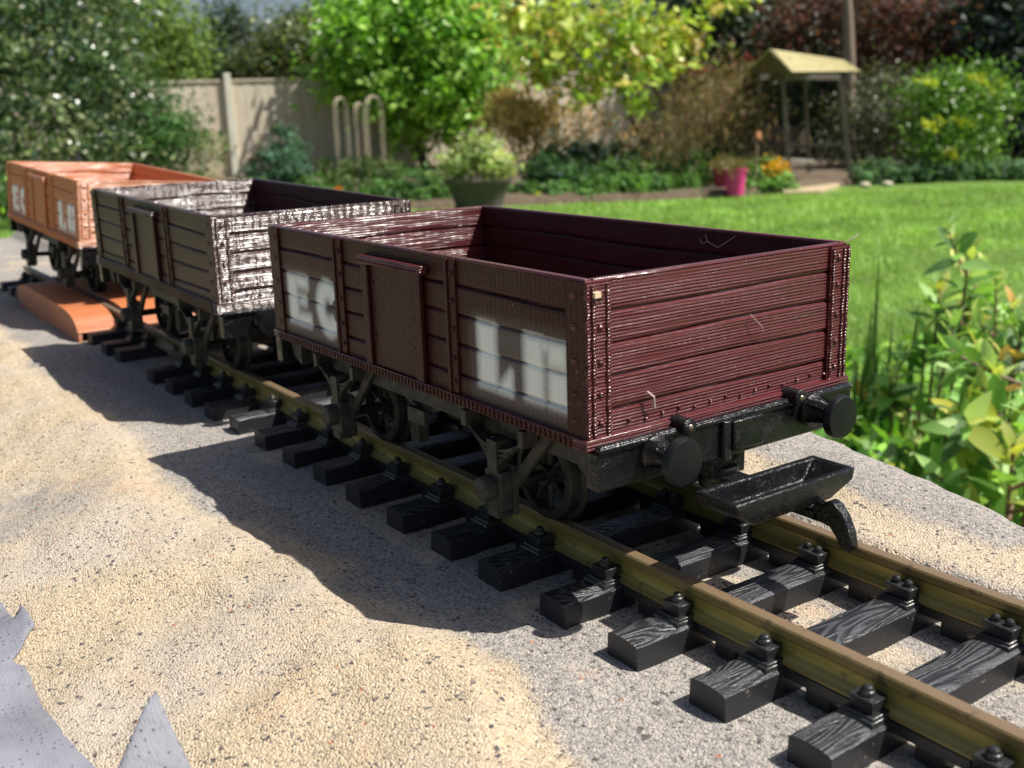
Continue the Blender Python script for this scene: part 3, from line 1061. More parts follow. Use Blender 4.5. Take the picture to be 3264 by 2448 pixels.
        fin = [(.0235, .0160), (.0272, .0160), (.0292, .0178), (.0318, .0170), (.0342, .0142), (.0362, .0104), (.0372, .0064), (.0362, .0046), (.0334, .0050), (.0318, .0078), (.0296, .0100), (.0272, .0104), (.0240, .0104)]
        b.prism(fin, 1, .0100, .0134)
        b.box(.0060, .0260, .0100, .0134, .0104, .0134)
        b.build('coupling_hook', M['black'], dp, 40, .0006)
    return W


wag1 = make_wagon('open_wagon', 'dark maroon open wagon in front with sprayed white letters E C L R', 'maroon', 1, .0030, (0, 0, 0), (0, 0, 0), True)
wag2 = make_wagon('open_wagon', 'plain dark brown open wagon without letters, middle of the three', 'brown', 0, .0052, (-.2632, .0006, -.0010), (0, .0185, -.0032), False)
wag3 = make_wagon('open_wagon', 'terracotta orange open wagon with neat white letters at the rear', 'terracotta', 2, .0052, (-.5440, .0080, .0002), (-.070, .0420, .0195), False)

# wisps of printing thread caught on the maroon wagon
THR = plain('pale_thread', (0.45, 0.34, 0.34), 0.5)
b = MB()
b.tube([(-.060, .049, .0818), (-.0565, .0480, .0802), (-.0545, .0470, .0775), (-.0490, .0465, .0760), (-.0440, .0470, .0790), (-.0400, .0490, .0822)], .00016, 5)
b.build('print_thread', THR, wag1)
b = MB()
b.tube([(-.0545, .0470, .0775), (-.0560, .0462, .0768), (-.0575, .0465, .0780)], .00012, 5)
b.build('print_thread', THR, wag1)
b = MB()
b.tube([(.0000, .0500, .0816), (.0012, .0520, .0828), (.0016, .0535, .0838)], .00018, 5)
b.build('print_thread', THR, wag1)
b = MB()
b.tube([(.0012, -.0280, .0450), (.0020, -.0290, .0485), (.0010, -.0305, .0500)], .00035, 5)
b.build('print_thread', THR, wag1)
b = MB()
b.tube([(.0012, .008, .0655), (.0022, .0120, .0615), (.0012, .0135, .0595)], .00010, 5)
b.build('print_thread', THR, wag1)
b = MB()
b.box(.0008, .0022, -.0472, -.0452, .0782, .0796, 0, Matrix.Rotation(.02, 4, 'X'))
tag(b.build('grit_crumb', plain('cream_grit', (0.7, 0.55, 0.36), 0.8), wag1), 'cream crumb stuck to the top front corner')

# ------------------------------------------------------------------ garden: ground
def G(px, d):
    q = P(px, 250, d)
    return np.array([q[0], q[1], LZ])


def top(px, py, d):
    return P(px, py, d)[2]


def lawn_mat():
    t = NT('mown_lawn')
    co = t.coord()
    n1 = t.noise(co, 1.1, 4.0, 0.6)
    n2 = t.noise(co, 14.0, 4.0, 0.7)
    n3 = t.noise(co, 120.0, 3.0, 0.6)
    c = t.mix(t.rng(n1, 0.35, 0.65), (0.15, 0.28, 0.05), (0.20, 0.34, 0.065))
    c = t.mix(t.rng(n2, 0.4, 0.7, 0.0, 0.6), c, (0.15, 0.29, 0.05))
    c = t.mix(t.rng(n3, 0.45, 0.75, 0.0, 0.6), c, (0.28, 0.45, 0.11))
    return t.out(c, 0.75, 0.0, t.bump(t.math('ADD', n2, n3), 0.03), 0.2)


n = 90
fx = np.concatenate([[-90, -50], np.linspace(-30, 25, n), [50, 90]])
fy = np.concatenate([[-60, -30], np.linspace(-10, 40, n), [60, 90]])
LX, LY = np.meshgrid(fx, fy, indexing='ij')
LZv = LZ + 0.05 * vnoise(LX, LY, 0.35, 31) + 0.02 * vnoise(LX, LY, 1.2, 32) - 0.01
m_, k_ = LX.shape
ix = np.arange(m_ * k_).reshape(m_, k_)
LF = np.stack([ix[:-1, :-1].ravel(), ix[1:, :-1].ravel(), ix[1:, 1:].ravel(), ix[:-1, 1:].ravel()], 1)
tag(np_mesh('lawn', np.stack([LX.ravel(), LY.ravel(), LZv.ravel()], 1), LF, lawn_mat(), None, True), 'bright green mown lawn beyond the wagons', 'lawn', None, 'structure')

edge_px = [(-500, 462), (-200, 462), (300, 462), (600, 458), (900, 450), (1100, 441), (1300, 433), (1500, 425), (1700, 412), (1850, 394), (2000, 387), (2212, 381), (2600, 378), (3200, 376)]
E0 = [PZ(a, b_, LZ + .03) for a, b_ in edge_px]
bedV, bedF = [], []
for i, q in enumerate(E0):
    fwd = np.array([-0.82, 0.57, 0])
    for j, s in enumerate((0, .06, .3, 1, 2.5, 5, 9, 14, 24)):
        z = LZ + .03 + (0.0 if j == 0 else .05) + .06 * random.random() * (j > 1)
        bedV.append((q[0] + fwd[0] * s + .03 * random.random(), q[1] + fwd[1] * s, z if j else LZ - .05))
nb = 9
for i in range(len(E0) - 1):
    for j in range(nb - 1):
        bedF.append((i * nb + j, (i + 1) * nb + j, (i + 1) * nb + j + 1, i * nb + j + 1))
tag(np_mesh('flower_bed', bedV, bedF, plain('dark_bed_soil', (0.135, 0.10, 0.065), 0.95, 0, 9, .5, .03), None, True), 'dark soil of the flower bed between lawn and fence', 'flower bed', None, 'structure')


# ------------------------------------------------------------------ garden: foliage builders
LEAF = leaf_mat('glossy_leaf', 0.38, 0.30, 0.45)
LEAFG = leaf_mat('very_glossy_leaf', 0.26, 0.24, 0.8)
LEAFM = leaf_mat('soft_leaf', 0.6, 0.38, 0.3)
BARK = plain('grey_brown_bark', (0.13, 0.10, 0.075), 0.9, 0, 12, .5, .01, (1, 1, .2))
STEM = plain('green_stem', (0.10, 0.13, 0.045), 0.7)


def unit(v):
    return v / (np.linalg.norm(v, axis=-1, keepdims=True) + 1e-9)


def crown_points(blobs, n, per=28, cs=0.16, shell=0.45):
    """leaf centres and outward directions in clumps spread through ellipsoids (centre, radii, weight)"""
    w_ = np.array([b_[2] if len(b_) > 2 else 1.0 for b_ in blobs], float)
    w_ /= w_.sum()
    kc = max(4, n // per)
    bi = rng.choice(len(blobs), kc, p=w_)
    C_ = np.array([b_[0] for b_ in blobs])[bi]
    R_ = np.array([b_[1] for b_ in blobs])[bi]
    d = unit(rng.normal(size=(kc, 3)))
    r = shell + (1.08 - shell) * rng.random(kc) ** 0.55
    cl = C_ + d * r[:, None] * R_
    cl[:, 2] = np.maximum(cl[:, 2], LZ + .04)
    sz = cs * (0.6 + 0.9 * rng.random(kc))
    ci = rng.integers(0, kc, n)
    off = rng.normal(size=(n, 3)) * sz[ci][:, None] * np.array([1, 1, .7])
    pts = cl[ci] + off
    out = unit(d[ci] + unit(off) * .6)
    return pts, out, ci


def leaves(name, pts, out, ci, size, cols, mat, parent=None, aspect=0.5, upb=0.5, jit=0.7, drift=0.35, droop=0.0, mix_leaf=0.3):
    n = len(pts)
    nrm = unit(out * .7 + rng.normal(size=(n, 3)) * jit + np.array([0, 0, upb]))
    a = unit(np.cross(nrm, rng.normal(size=(n, 3))))
    a = unit(a + np.array([0, 0, -droop]))
    b_ = unit(np.cross(nrm, a))
    l = size * (0.6 + 0.8 * rng.random(n))[:, None]
    wd = l * aspect
    V = np.stack([pts - a * l * .5, pts + b_ * wd * .5 - nrm * wd * .12 + a * l * .05, pts + a * l * .5 - nrm * l * .12, pts - b_ * wd * .5 - nrm * wd * .12 + a * l * .05], 1)
    cols = np.array(cols, float)
    kc = int(ci.max()) + 1
    base = rng.integers(0, len(cols), kc)
    own = np.where(rng.random(n) < mix_leaf, rng.integers(0, len(cols), n), base[ci])
    cl = (1 + drift * (rng.random(kc) - .5) * 2)[ci]
    c = np.minimum(cols[own] * (cl * (0.75 + 0.5 * rng.random(n)))[:, None] * 1.35, .8)
    F_ = np.arange(4 * n).reshape(n, 4)
    return np_mesh(name, V.reshape(-1, 3), F_, mat, parent, None, np.repeat(c, 4, 0))


def trunk(name, base, tips, r0, parent, mat=None, bend=.12):
    b = MB()
    base = Vector(base)
    for i, tp in enumerate(tips):
        tp = Vector(tp)
        k = 7
        r = r0 * (1.0 if i == 0 else .5)
        st = base if i == 0 else base.lerp(Vector(tips[0]), .25 + .5 * random.random())
        o = Vector((random.uniform(-1, 1), random.uniform(-1, 1), 0)) * bend * (tp - st).length
        pts = [st.lerp(tp, j / (k - 1)) + o * math.sin(PI * j / (k - 1)) for j in range(k)]
        b.tube(pts, [r * (1 - .8 * j / (k - 1)) for j in range(k)], 8)
    return b.build(name, mat or BARK, parent, 60)


def shrub(name, label, cat, blobs, n, size, cols, mat=None, kind='bush', group=None, r0=.05, **kw):
    """blobs given as (px, py, d, half-width px, half-height px[, weight]) in overview pixels at distance d; rounded in depth"""
    B = []
    for q in blobs:
        c = P(q[0], q[1], q[2])
        s = 1.4756 / CF * q[2]
        dep = min(q[3], q[4] * 1.2) * s
        fwd = CR[2, :2] / np.linalg.norm(CR[2, :2])
        rx = q[3] * s
        # ellipsoid axes are world aligned: use the mean of width and depth for x and y
        B.append((c, np.array([.6 * rx + .4 * dep, .6 * rx + .4 * dep, q[4] * s]), q[5] if len(q) > 5 else q[3] * q[4]))
    low = min(B, key=lambda t: t[0][2])
    cm = np.mean([t[0] for t in B], 0)
    root = empty(name, (cm[0], cm[1], LZ), label, cat, group)
    off = np.array([cm[0], cm[1], LZ])
    clump = {k: kw.pop(k) for k in ('per', 'cs', 'shell') if k in kw}
    pts, out, ci = crown_points([(t[0] - off, t[1], t[2]) for t in B], n, **clump) if False else crown_points(B, n, **clump)
    pts = pts - off
    leaves('crown' if kind == 'tree' else 'foliage', pts, out, ci, size, cols, mat or LEAF, root, **kw)
    tips = [tuple(np.array(t[0]) - off + np.array([0, 0, t[1][2] * .3])) for t in sorted(B, key=lambda t: -t[0][2])[:5]]
    if len(tips) < 4:
        tips += [tuple(np.array(B[0][0]) - off + B[0][1] * np.array([math.cos(a) * .6, math.sin(a) * .6, .5])) for a in (0.3, 2.2, 4.1)]
    trunk('trunk' if kind == 'tree' else 'stem', (0, 0, -.05), tips, r0, root)
    return root


# ------------------------------------------------------------------ fence
def fence_mat():
    t = NT('weathered_fence_boards')
    co = t.coord()
    X, Y, Z = t.xyz(co)
    bd = t.math('FLOOR', t.math('DIVIDE', X, 0.10))
    wn = t.t.nodes.new('ShaderNodeTexWhiteNoise'); wn.noise_dimensions = '1D'
    t.set(wn.inputs['W'], bd)
    gr = t.noise(t.coord((40, 40, 2.5)), 1.0, 4.0, 0.6)
    c = t.mix(wn.outputs['Value'], (0.60, 0.53, 0.41), (0.70, 0.64, 0.52))
    c = t.mix(t.rng(gr, 0.4, 0.7, 0.0, 0.6), c, (0.46, 0.39, 0.30))
    foot_brown = t.rng(t.math('ADD', Z, t.math('MULTIPLY', t.noise(co, 3.0, 3.0), 0.6)), 0.15, 0.75, 0.5, 0.0)  # boards turn browner towards the foot, with an uneven edge
    c = t.mix(foot_brown, c, (0.38, 0.25, 0.10))
    return t.out(c, 0.85, 0.0, t.bump(gr, 0.004), 0.2)


FD = 19.3
fa, fb = G(497, FD), G(1181, FD)
fdir = (fb - fa) / np.linalg.norm(fb - fa)
fang = math.atan2(fdir[1], fdir[0])
FH = top(497, 170, FD) - LZ
fence = empty('garden_fence', tuple(fa), 'weathered vertical board fence with pale concrete posts behind the beds', 'fence')
fence.rotation_euler = (0, 0, fang + math.radians(20))
FM = fence_mat()
CONC = plain('pale_concrete_post', (0.68, 0.67, 0.56), 0.85, 0, 8, .35, .004)
span = 2.05
for i in range(-2, 7):
    x0 = i * span
    b = MB()
    b.box(x0 - .06, x0 + .06, -.10, .055, -.05, FH + .09, 0, None, .006, .006)
    b.build('fence_post', CONC, fence, None, .006)
    if i == 6: break
    b = MB()
    k = 19
    for j in range(k):
        xa = x0 + .06 + (span - .12) * j / k
        wv = (span - .12) / k
        b.box(xa + .002, xa + wv + .010, -.012 + .005 * (j % 2), .006 + .005 * (j % 2), .05, FH - .05 - .008 * random.random())
    b.build('fence_panel', FM, fence)
    b = MB()
    b.box(x0 + .058, x0 + span - .058, -.035, .030, FH - .047, FH - .012)
    b.build('capping_rail', FM, fence)
    b = MB()
    b.box(x0 + .058, x0 + span - .058, -.022, .02, -.03, .06)
    b.build('gravel_board', FM, fence)

# ------------------------------------------------------------------ trees beyond the fence
GT_ = 'trees beyond the fence'
DARKG = [(0.022, 0.042, 0.018), (0.030, 0.055, 0.022), (0.018, 0.034, 0.016)]
shrub('broadleaf_tree', 'mid green feathery tree behind the fence, beside the glossy corner shrub', 'tree', [(330, 60, 24, 90, 110), (300, 150, 25, 110, 90), (380, 125, 24, 40, 70)], 9000, .13, [(0.14, 0.21, 0.045), (0.17, 0.25, 0.055), (0.10, 0.165, 0.04)], LEAFM, 'tree', GT_, .16, cs=.3)
shrub('broadleaf_tree', 'dark blue green upright tree behind the white fence post', 'tree', [(492, 90, 27, 38, 75), (470, 160, 26, 70, 50)], 7000, .12, [(0.03, 0.055, 0.03), (0.045, 0.075, 0.035), (0.025, 0.045, 0.028)], LEAF, 'tree', GT_, .15, cs=.26)
shrub('broadleaf_tree', 'grey olive tree with pale leaf tips behind the shaded fence panel', 'tree', [(630, 105, 25, 65, 60), (560, 150, 25, 60, 40), (680, 140, 25, 60, 60), (690, 50, 26, 45, 40)], 8000, .13, [(0.075, 0.10, 0.030), (0.13, 0.16, 0.05), (0.05, 0.07, 0.028)], LEAF, 'tree', GT_, .15, cs=.26)
for lab, bl in (('dark evergreen tree filling the gap left of the laurel', [(560, 170, 32, 120, 60), (640, 140, 32, 80, 80)]),
                ('dark evergreen tree behind the bright green laurel', [(900, 60, 30, 200, 140), (800, 130, 29, 120, 100)]),
                ('dark evergreen tree behind the yellow leaved magnolia', [(1250, 90, 29, 240, 160), (1100, 60, 30, 120, 140), (1400, 160, 29, 130, 100)]),
                ('dark evergreen tree with red flowers left of the timber arbour', [(1560, 60, 22, 110, 130), (1640, 40, 23, 110, 120), (1500, 30, 22, 80, 100), (1600, 180, 22, 90, 90)]),
                ('dark evergreen tree behind the timber arbour', [(1780, 220, 21, 170, 170), (1900, 150, 22, 120, 160), (1700, 120, 23, 120, 140)]),
                ('dark evergreen tree at the right edge of the garden', [(2190, 200, 17.5, 70, 200), (2260, 120, 18, 90, 220), (2150, 60, 18.5, 70, 110)]),
                ('dark evergreen tree behind the purple leaved tree', [(2050, 60, 26, 220, 200), (1880, 20, 26, 150, 160)]),
                ('dark evergreen tree behind the glossy corner shrub', [(120, 120, 26, 220, 220), (-150, 120, 25, 200, 220)])):
    shrub('evergreen_tree', lab, 'tree', bl, 11000, .15, DARKG if 'right edge' not in lab else [(0.022, 0.038, 0.03), (0.035, 0.055, 0.042), (0.018, 0.03, 0.024)], LEAF, 'tree', 'dark evergreen trees', .18, cs=.30, shell=.3)
# red flowers on the tree beside the arbour
cam_ = [(1500, 138, 20), (1512, 150, 20), (1618, 127, 20), (1345, 28, 21), (1590, 110, 20)]
fr = [o for o in bpy.data.objects if o.get('label', '').startswith('dark evergreen tree with red flowers')][0]
for (a, b_, d) in cam_[:3]:
    q = P(a, b_, d) - np.array(fr.location)
    pts = q + rng.normal(size=(16, 3)) * .055
    leaves('bloom', pts, unit(rng.normal(size=(16, 3))), np.zeros(16, int), .10, [(0.45, 0.02, 0.05), (0.33, 0.02, 0.05)], LEAFM, fr, .8)

# purple-leaved tree with its pale trunk
pt = empty('purple_leaved_tree', tuple(G(1838, 18.2)), 'purple leaved tree with pale straight trunk rising behind the arbour', 'tree')
off = np.array(pt.location)
B = []
for q in [(1900, 20, 19.5, 120, 75), (2040, 50, 19, 110, 70), (1750, 30, 20, 90, 60), (1980, 110, 19, 90, 50), (1700, 90, 20, 60, 40), (2080, 120, 19, 70, 45), (1860, 110, 19.5, 70, 40)]:
    s = 1.4756 / CF * q[2]
    B.append((P(q[0], q[1], q[2]), np.array([q[3] * s * .9, q[3] * s * .9, q[4] * s]), q[3] * q[4]))
pts, out, ci = crown_points(B, 9000, 30, .22, .3)
leaves('crown', pts - off, out, ci, .11, [(0.13, 0.055, 0.052), (0.17, 0.075, 0.06), (0.075, 0.036, 0.038), (0.07, 0.06, 0.04)], LEAFM, pt)
b = MB()
tb = P(1835, 130, 18.2) - off
tt = P(1828, -60, 18.2) - off
b.tube([(0, 0, -.05), tuple(.5 * tb), tuple(tb), tuple(.5 * (tb + tt)), tuple(tt)], [.13, .11, .095, .085, .05], 12)
b.build('trunk', plain('pale_smooth_bark', (0.26, 0.20, 0.15), 0.8, 0, 5, .5, .01, (1, 1, .3)), pt, 60)

# ------------------------------------------------------------------ shrubs of the beds
shrub('glossy_shrub', 'large dense shrub of small glossy leaves in the left corner', 'shrub', [(80, 130, 14.3, 190, 190), (165, 80, 14.6, 120, 140), (60, 290, 13.9, 200, 110), (230, 230, 14.5, 100, 130), (230, 330, 14.3, 110, 60), (-120, 180, 14.3, 160, 200), (100, -60, 14.7, 180, 110)], 38000, .075,
      [(0.06, 0.115, 0.034), (0.095, 0.155, 0.05), (0.036, 0.07, 0.028), (0.19, 0.22, 0.10), (0.06, 0.105, 0.055)], LEAFG, 'bush', None, .06, per=40, cs=.15, upb=.25, jit=1.0)
shrub('leafy_shrub', 'small dark green bush between the glossy shrub and the fence', 'shrub', [(350, 260, 15, 62, 70), (370, 320, 14.6, 60, 60), (320, 300, 14.6, 60, 80)], 5000, .07, [(0.035, 0.10, 0.02), (0.055, 0.135, 0.03), (0.03, 0.075, 0.02)], LEAFM, 'bush', None, .03)
shrub('feathery_plant', 'pale feathery seedling clump in front of the first fence panel', 'plant', [(430, 350, 15, 55, 50), (460, 315, 15.4, 45, 35), (420, 300, 15.4, 35, 30)], 1600, .06, [(0.16, 0.19, 0.075), (0.12, 0.17, 0.06), (0.20, 0.20, 0.10)], LEAFM, 'bush', None, .012, cs=.06, aspect=.25)
shrub('blue_green_perennial', 'blue green leafy perennial at the foot of the shaded fence', 'plant', [(615, 320, 14.5, 36, 46), (590, 370, 14.2, 55, 40), (630, 375, 14.2, 36, 36)], 3000, .07, [(0.055, 0.125, 0.075), (0.075, 0.155, 0.09), (0.045, 0.095, 0.06)], LEAFM, 'bush', None, .012, cs=.06)
shrub('red_leaved_plant', 'low red leaved plant beside the blue green perennial', 'plant', [(575, 345, 14.6, 30, 8), (550, 352, 14.6, 18, 8)], 220, .06, [(0.13, 0.04, 0.035), (0.10, 0.035, 0.04)], LEAFM, 'bush', None, .01, cs=.05)
shrub('laurel_tree', 'bright green laurel leaning over the fence, middle of the garden', 'tree', [(900, 60, 19.2, 150, 110), (830, 130, 18.9, 110, 80), (960, 160, 18.9, 120, 85), (880, 210, 18.7, 90, 50), (990, 220, 18.7, 80, 45), (780, 60, 19.5, 90, 90), (1000, 40, 19.5, 80, 110), (735, 175, 19.1, 40, 40), (900, 255, 18.7, 50, 26), (960, -60, 19.7, 130, 60), (890, 285, 19.0, 75, 26), (980, 262, 18.8, 60, 28), (1040, 190, 19.2, 50, 60)], 17000, .16,
      [(0.14, 0.30, 0.028), (0.19, 0.37, 0.04), (0.10, 0.24, 0.024), (0.27, 0.44, 0.08)], LEAF, 'tree', None, .09, per=26, cs=.22, upb=.6)
shrub('magnolia_tree', 'small tree with sparse yellow green leaves, right of the laurel', 'tree', [(1250, 50, 14.4, 150, 60, 1.2), (1380, 60, 14.4, 130, 60, 1.2), (1180, 120, 14.4, 90, 60, .7), (1340, 140, 14.2, 130, 50, 1.1), (1280, 195, 14.1, 90, 40, .5), (1450, 110, 14.4, 60, 60, .6), (1120, 30, 14.6, 70, 50, .5), (1560, 0, 14.8, 70, 20, .3), (1370, 215, 14.1, 30, 22, .15)], 2900, .15,
      [(0.36, 0.46, 0.07), (0.28, 0.40, 0.07), (0.44, 0.49, 0.13), (0.20, 0.31, 0.06), (0.42, 0.33, 0.08)], LEAF, 'tree', None, .05, per=11, cs=.11, shell=.2, upb=.7)
shrub('twiggy_shrub', 'brown twiggy half bare shrub left of the timber arbour', 'shrub', [(1540, 215, 14.5, 75, 65), (1480, 270, 14.2, 80, 60), (1590, 270, 14.5, 55, 55), (1440, 310, 14, 60, 40)], 5200, .12, [(0.20, 0.155, 0.085), (0.155, 0.135, 0.07), (0.25, 0.19, 0.11), (0.20, 0.10, 0.075), (0.11, 0.11, 0.05)], LEAFM, 'bush', None, .03, aspect=.10, droop=.9, cs=.22)
shrub('grey_leaved_shrub', 'grey green small leaved shrub right of the timber arbour', 'shrub', [(1900, 230, 16.5, 70, 70), (1860, 290, 16.2, 70, 80), (1930, 300, 16.2, 60, 70), (1950, 210, 16.6, 45, 45)], 7000, .065, [(0.085, 0.095, 0.055), (0.115, 0.12, 0.075), (0.06, 0.07, 0.042)], LEAF, 'bush', None, .04, cs=.16)
gold_ = shrub('golden_bush', 'rounded bright green bush with yellow tips at the right', 'shrub', [(2065, 240, 15.2, 90, 80), (2050, 310, 15, 90, 50), (2110, 200, 15.3, 50, 45), (2010, 190, 15.4, 50, 36)], 7500, .075, [(0.09, 0.195, 0.022), (0.12, 0.23, 0.028), (0.06, 0.145, 0.018), (0.10, 0.20, 0.025)], LEAF, 'bush', None, .04, cs=.16)
yb_ = gold_
for (a, b_, s_) in ((2135, 190, 26), (2020, 265, 22), (2080, 262, 16), (2010, 175, 18), (2110, 168, 14), (2055, 330, 13)):
    q = P(a, b_, 14.35) - np.array(yb_.location)
    k = 34
    pts = q + rng.normal(size=(k, 3)) * s_ * 1.4756 / CF * 14.4 * np.array([.6, .6, .4])
    leaves('shoot', pts, unit(rng.normal(size=(k, 3))), np.zeros(k, int), .075, [(0.36, 0.38, 0.03), (0.28, 0.35, 0.03)], LEAFM, yb_)
shrub('low_grey_green_plant', 'low grey green border plants along the lawn right of the arbour', 'plant', [(1900, 372, 14.8, 60, 22), (1990, 370, 15.0, 70, 24), (2080, 372, 15.1, 60, 20), (2160, 368, 15.2, 60, 22)], 5000, .07, [(0.075, 0.145, 0.075), (0.10, 0.175, 0.09), (0.055, 0.11, 0.055)], LEAFM, 'bush', None, .012, cs=.06)
shrub('spiky_dry_plant', 'dry straw coloured spiky plant behind the stone planter', 'plant', [(1100, 270, 14.8, 50, 42), (1150, 280, 15.0, 55, 60), (1120, 230, 15.2, 40, 40)], 950, .24, [(0.42, 0.27, 0.10), (0.34, 0.23, 0.10), (0.24, 0.20, 0.08), (0.48, 0.34, 0.16)], LEAFM, 'bush', None, .012, aspect=.10, upb=0, droop=-.8, cs=.12)
shrub('climbing_plant', 'brown withered climber covering the fence right of the planter', 'climber', [(1210, 280, 17, 80, 70), (1120, 250, 17.4, 70, 60), (1330, 300, 16.5, 80, 60)], 1700, .12, [(0.24, 0.155, 0.07), (0.30, 0.20, 0.09), (0.13, 0.11, 0.05)], LEAFM, 'bush', None, .02, aspect=.3)

BED = [('low_bed_plant', 'dark leaved rose bush under the arched canes', [(730, 366, 14.5, 40, 26), (820, 372, 14.3, 60, 30), (780, 385, 14.1, 80, 36)], 3200, .065, [(0.04, 0.08, 0.025), (0.065, 0.11, 0.032), (0.10, 0.14, 0.05)]),
       ('low_bed_plant', 'mound of fresh green leaves left of the stone planter', [(900, 400, 13.5, 60, 34), (850, 420, 13.3, 50, 30)], 2200, .07, [(0.07, 0.15, 0.04), (0.09, 0.18, 0.055), (0.05, 0.11, 0.035)]),
       ('low_bed_plant', 'strappy green foliage just right of the stone planter', [(1190, 380, 13.9, 70, 44), (1250, 385, 13.8, 60, 36)], 3400, .15, [(0.06, 0.13, 0.05), (0.085, 0.17, 0.06), (0.045, 0.10, 0.04)]),
       ('low_bed_plant', 'light green leafy clump in the middle of the long bed', [(1345, 385, 13.9, 60, 34), (1400, 400, 13.8, 50, 24)], 2400, .10, [(0.085, 0.17, 0.05), (0.12, 0.21, 0.06), (0.06, 0.12, 0.04)]),
       ('low_bed_plant', 'grassy green clump left of the pink pot', [(1470, 378, 14.1, 70, 42), (1525, 350, 14.5, 50, 36), (1400, 370, 14.2, 60, 40)], 4200, .16, [(0.06, 0.13, 0.045), (0.09, 0.165, 0.055), (0.05, 0.10, 0.035)]),
       ('low_bed_plant', 'dusky green foliage below the withered climber', [(1230, 345, 14.9, 90, 36), (1330, 345, 14.9, 90, 34)], 3600, .10, [(0.05, 0.10, 0.035), (0.075, 0.13, 0.045), (0.04, 0.07, 0.03)]),
       ('low_bed_plant', 'arching green leaves right of the pink pot', [(1645, 375, 14.3, 40, 26), (1680, 395, 14.2, 34, 14)], 1500, .13, [(0.08, 0.17, 0.04), (0.11, 0.21, 0.06), (0.06, 0.12, 0.035)]),
       ('low_bed_plant', 'green leaves in the bed behind the brown wagon', [(690, 410, 13.9, 60, 30), (560, 420, 13.9, 70, 30)], 2200, .08, [(0.06, 0.13, 0.035), (0.09, 0.17, 0.05)]),
       ('low_bed_plant', 'leafy bank behind the terracotta wagon', [(120, 400, 12.4, 150, 40), (300, 410, 12.7, 120, 34), (-60, 420, 11.9, 120, 50)], 5200, .07, [(0.05, 0.10, 0.03), (0.07, 0.14, 0.04), (0.04, 0.08, 0.03)])]
for nm, lab, bl, n_, sz, cols in BED:
    shrub(nm, lab, 'plant', bl, n_, sz, cols, LEAFM, 'bush', 'low plants in the flower bed', .01, cs=.05, aspect=(.14 if sz > .14 else .45), droop=(-.9 if sz > .14 else 0), upb=(0 if sz > .14 else .5))
for lab, px0, px1, hpx, dd_, sz, cols in (
        ('edging of fresh green leaves along the lawn from the planter to the yellow flower', 1080, 1290, 22, 13.25, .09, [(0.09, 0.19, 0.05), (0.13, 0.25, 0.07), (0.06, 0.13, 0.04)]),
        ('edging of grassy green leaves along the lawn ending at the pink pot', 1290, 1500, 26, 13.35, .15, [(0.08, 0.18, 0.05), (0.12, 0.24, 0.06), (0.06, 0.12, 0.04)]),
        ('edging of short bright leaves along the lawn between the pink pot and the paving', 1615, 1720, 18, 13.6, .10, [(0.12, 0.24, 0.06), (0.16, 0.28, 0.08)]),
        ('edging of low grey green leaves along the lawn below the golden bush', 1850, 2260, 16, 14.45, .07, [(0.09, 0.17, 0.08), (0.12, 0.21, 0.10), (0.06, 0.12, 0.06)]),
        ('edging of mixed green leaves behind the brown wagon, left of the planter', 640, 960, 24, 13.2, .08, [(0.09, 0.19, 0.045), (0.06, 0.13, 0.04)])):
    ey = np.interp([.5 * (px0 + px1)], [q[0] for q in edge_px], [q[1] for q in edge_px])[0]
    bl = [(px_, np.interp([px_], [q[0] for q in edge_px], [q[1] for q in edge_px])[0] - hpx * .8 + rng.normal() * 3, dd_ + .25 * rng.random(), 34, hpx) for px_ in np.arange(px0 + 15, px1, 30)]
    shrub('edging_plant', lab, 'plant', bl, 420 * len(bl), sz, cols, LEAFM, 'bush', 'edging plants along the lawn', .008, cs=.05, aspect=(.14 if sz > .14 else .4), droop=(-.9 if sz > .14 else 0))
# pale flower stalks
fs_ = empty('white_flower_stalks', tuple(G(1260, 14.2)), 'tall pale flower stalks with small white bells below the magnolia', 'flowers')
off = np.array(fs_.location)
for i in range(34):
    px, d = 1180 + 250 * rng.random(), 13.9 + .8 * rng.random()
    g = G(px, d) - off
    t_ = P(px + rng.normal() * 6, 230 + 130 * rng.random(), d) - off
    b = MB()
    b.tube([tuple(g), tuple(.5 * (g + t_) + np.array([.02, .02, 0])), tuple(t_)], [.006, .005, .003], 5)
    st = b.build('stem', STEM, fs_)
    wp = np.array([g + (t_ - g) * (.55 + .45 * rng.random()) + rng.normal(size=3) * .02 for j in range(10)])
    leaves('bells', wp, unit(rng.normal(size=wp.shape)), np.zeros(len(wp), int), .048, [(0.58, 0.60, 0.55), (0.5, 0.52, 0.46)], LEAFM, st, .9)


# ------------------------------------------------------------------ flowers
def flower(name, label, cat, px, py, d, n_, spread, size, cols, group=None):
    r = empty(name, tuple(G(px, d)), label, cat, group)
    off = np.array(r.location)
    q = P(px, py, d) - off
    s = spread * 1.4756 / CF * d
    pts = q + rng.normal(size=(n_, 3)) * np.array([s, s, s * .8])
    leaves('petals', pts, unit(rng.normal(size=(n_, 3))), np.zeros(n_, int), size, cols, LEAFM, r, .8)
    b = MB()
    for i in range(min(6, n_)):
        b.tube([(rng.normal() * .02, rng.normal() * .02, -.02), tuple(pts[i])], .005, 5)
    b.build('stem', STEM, r)
    return r


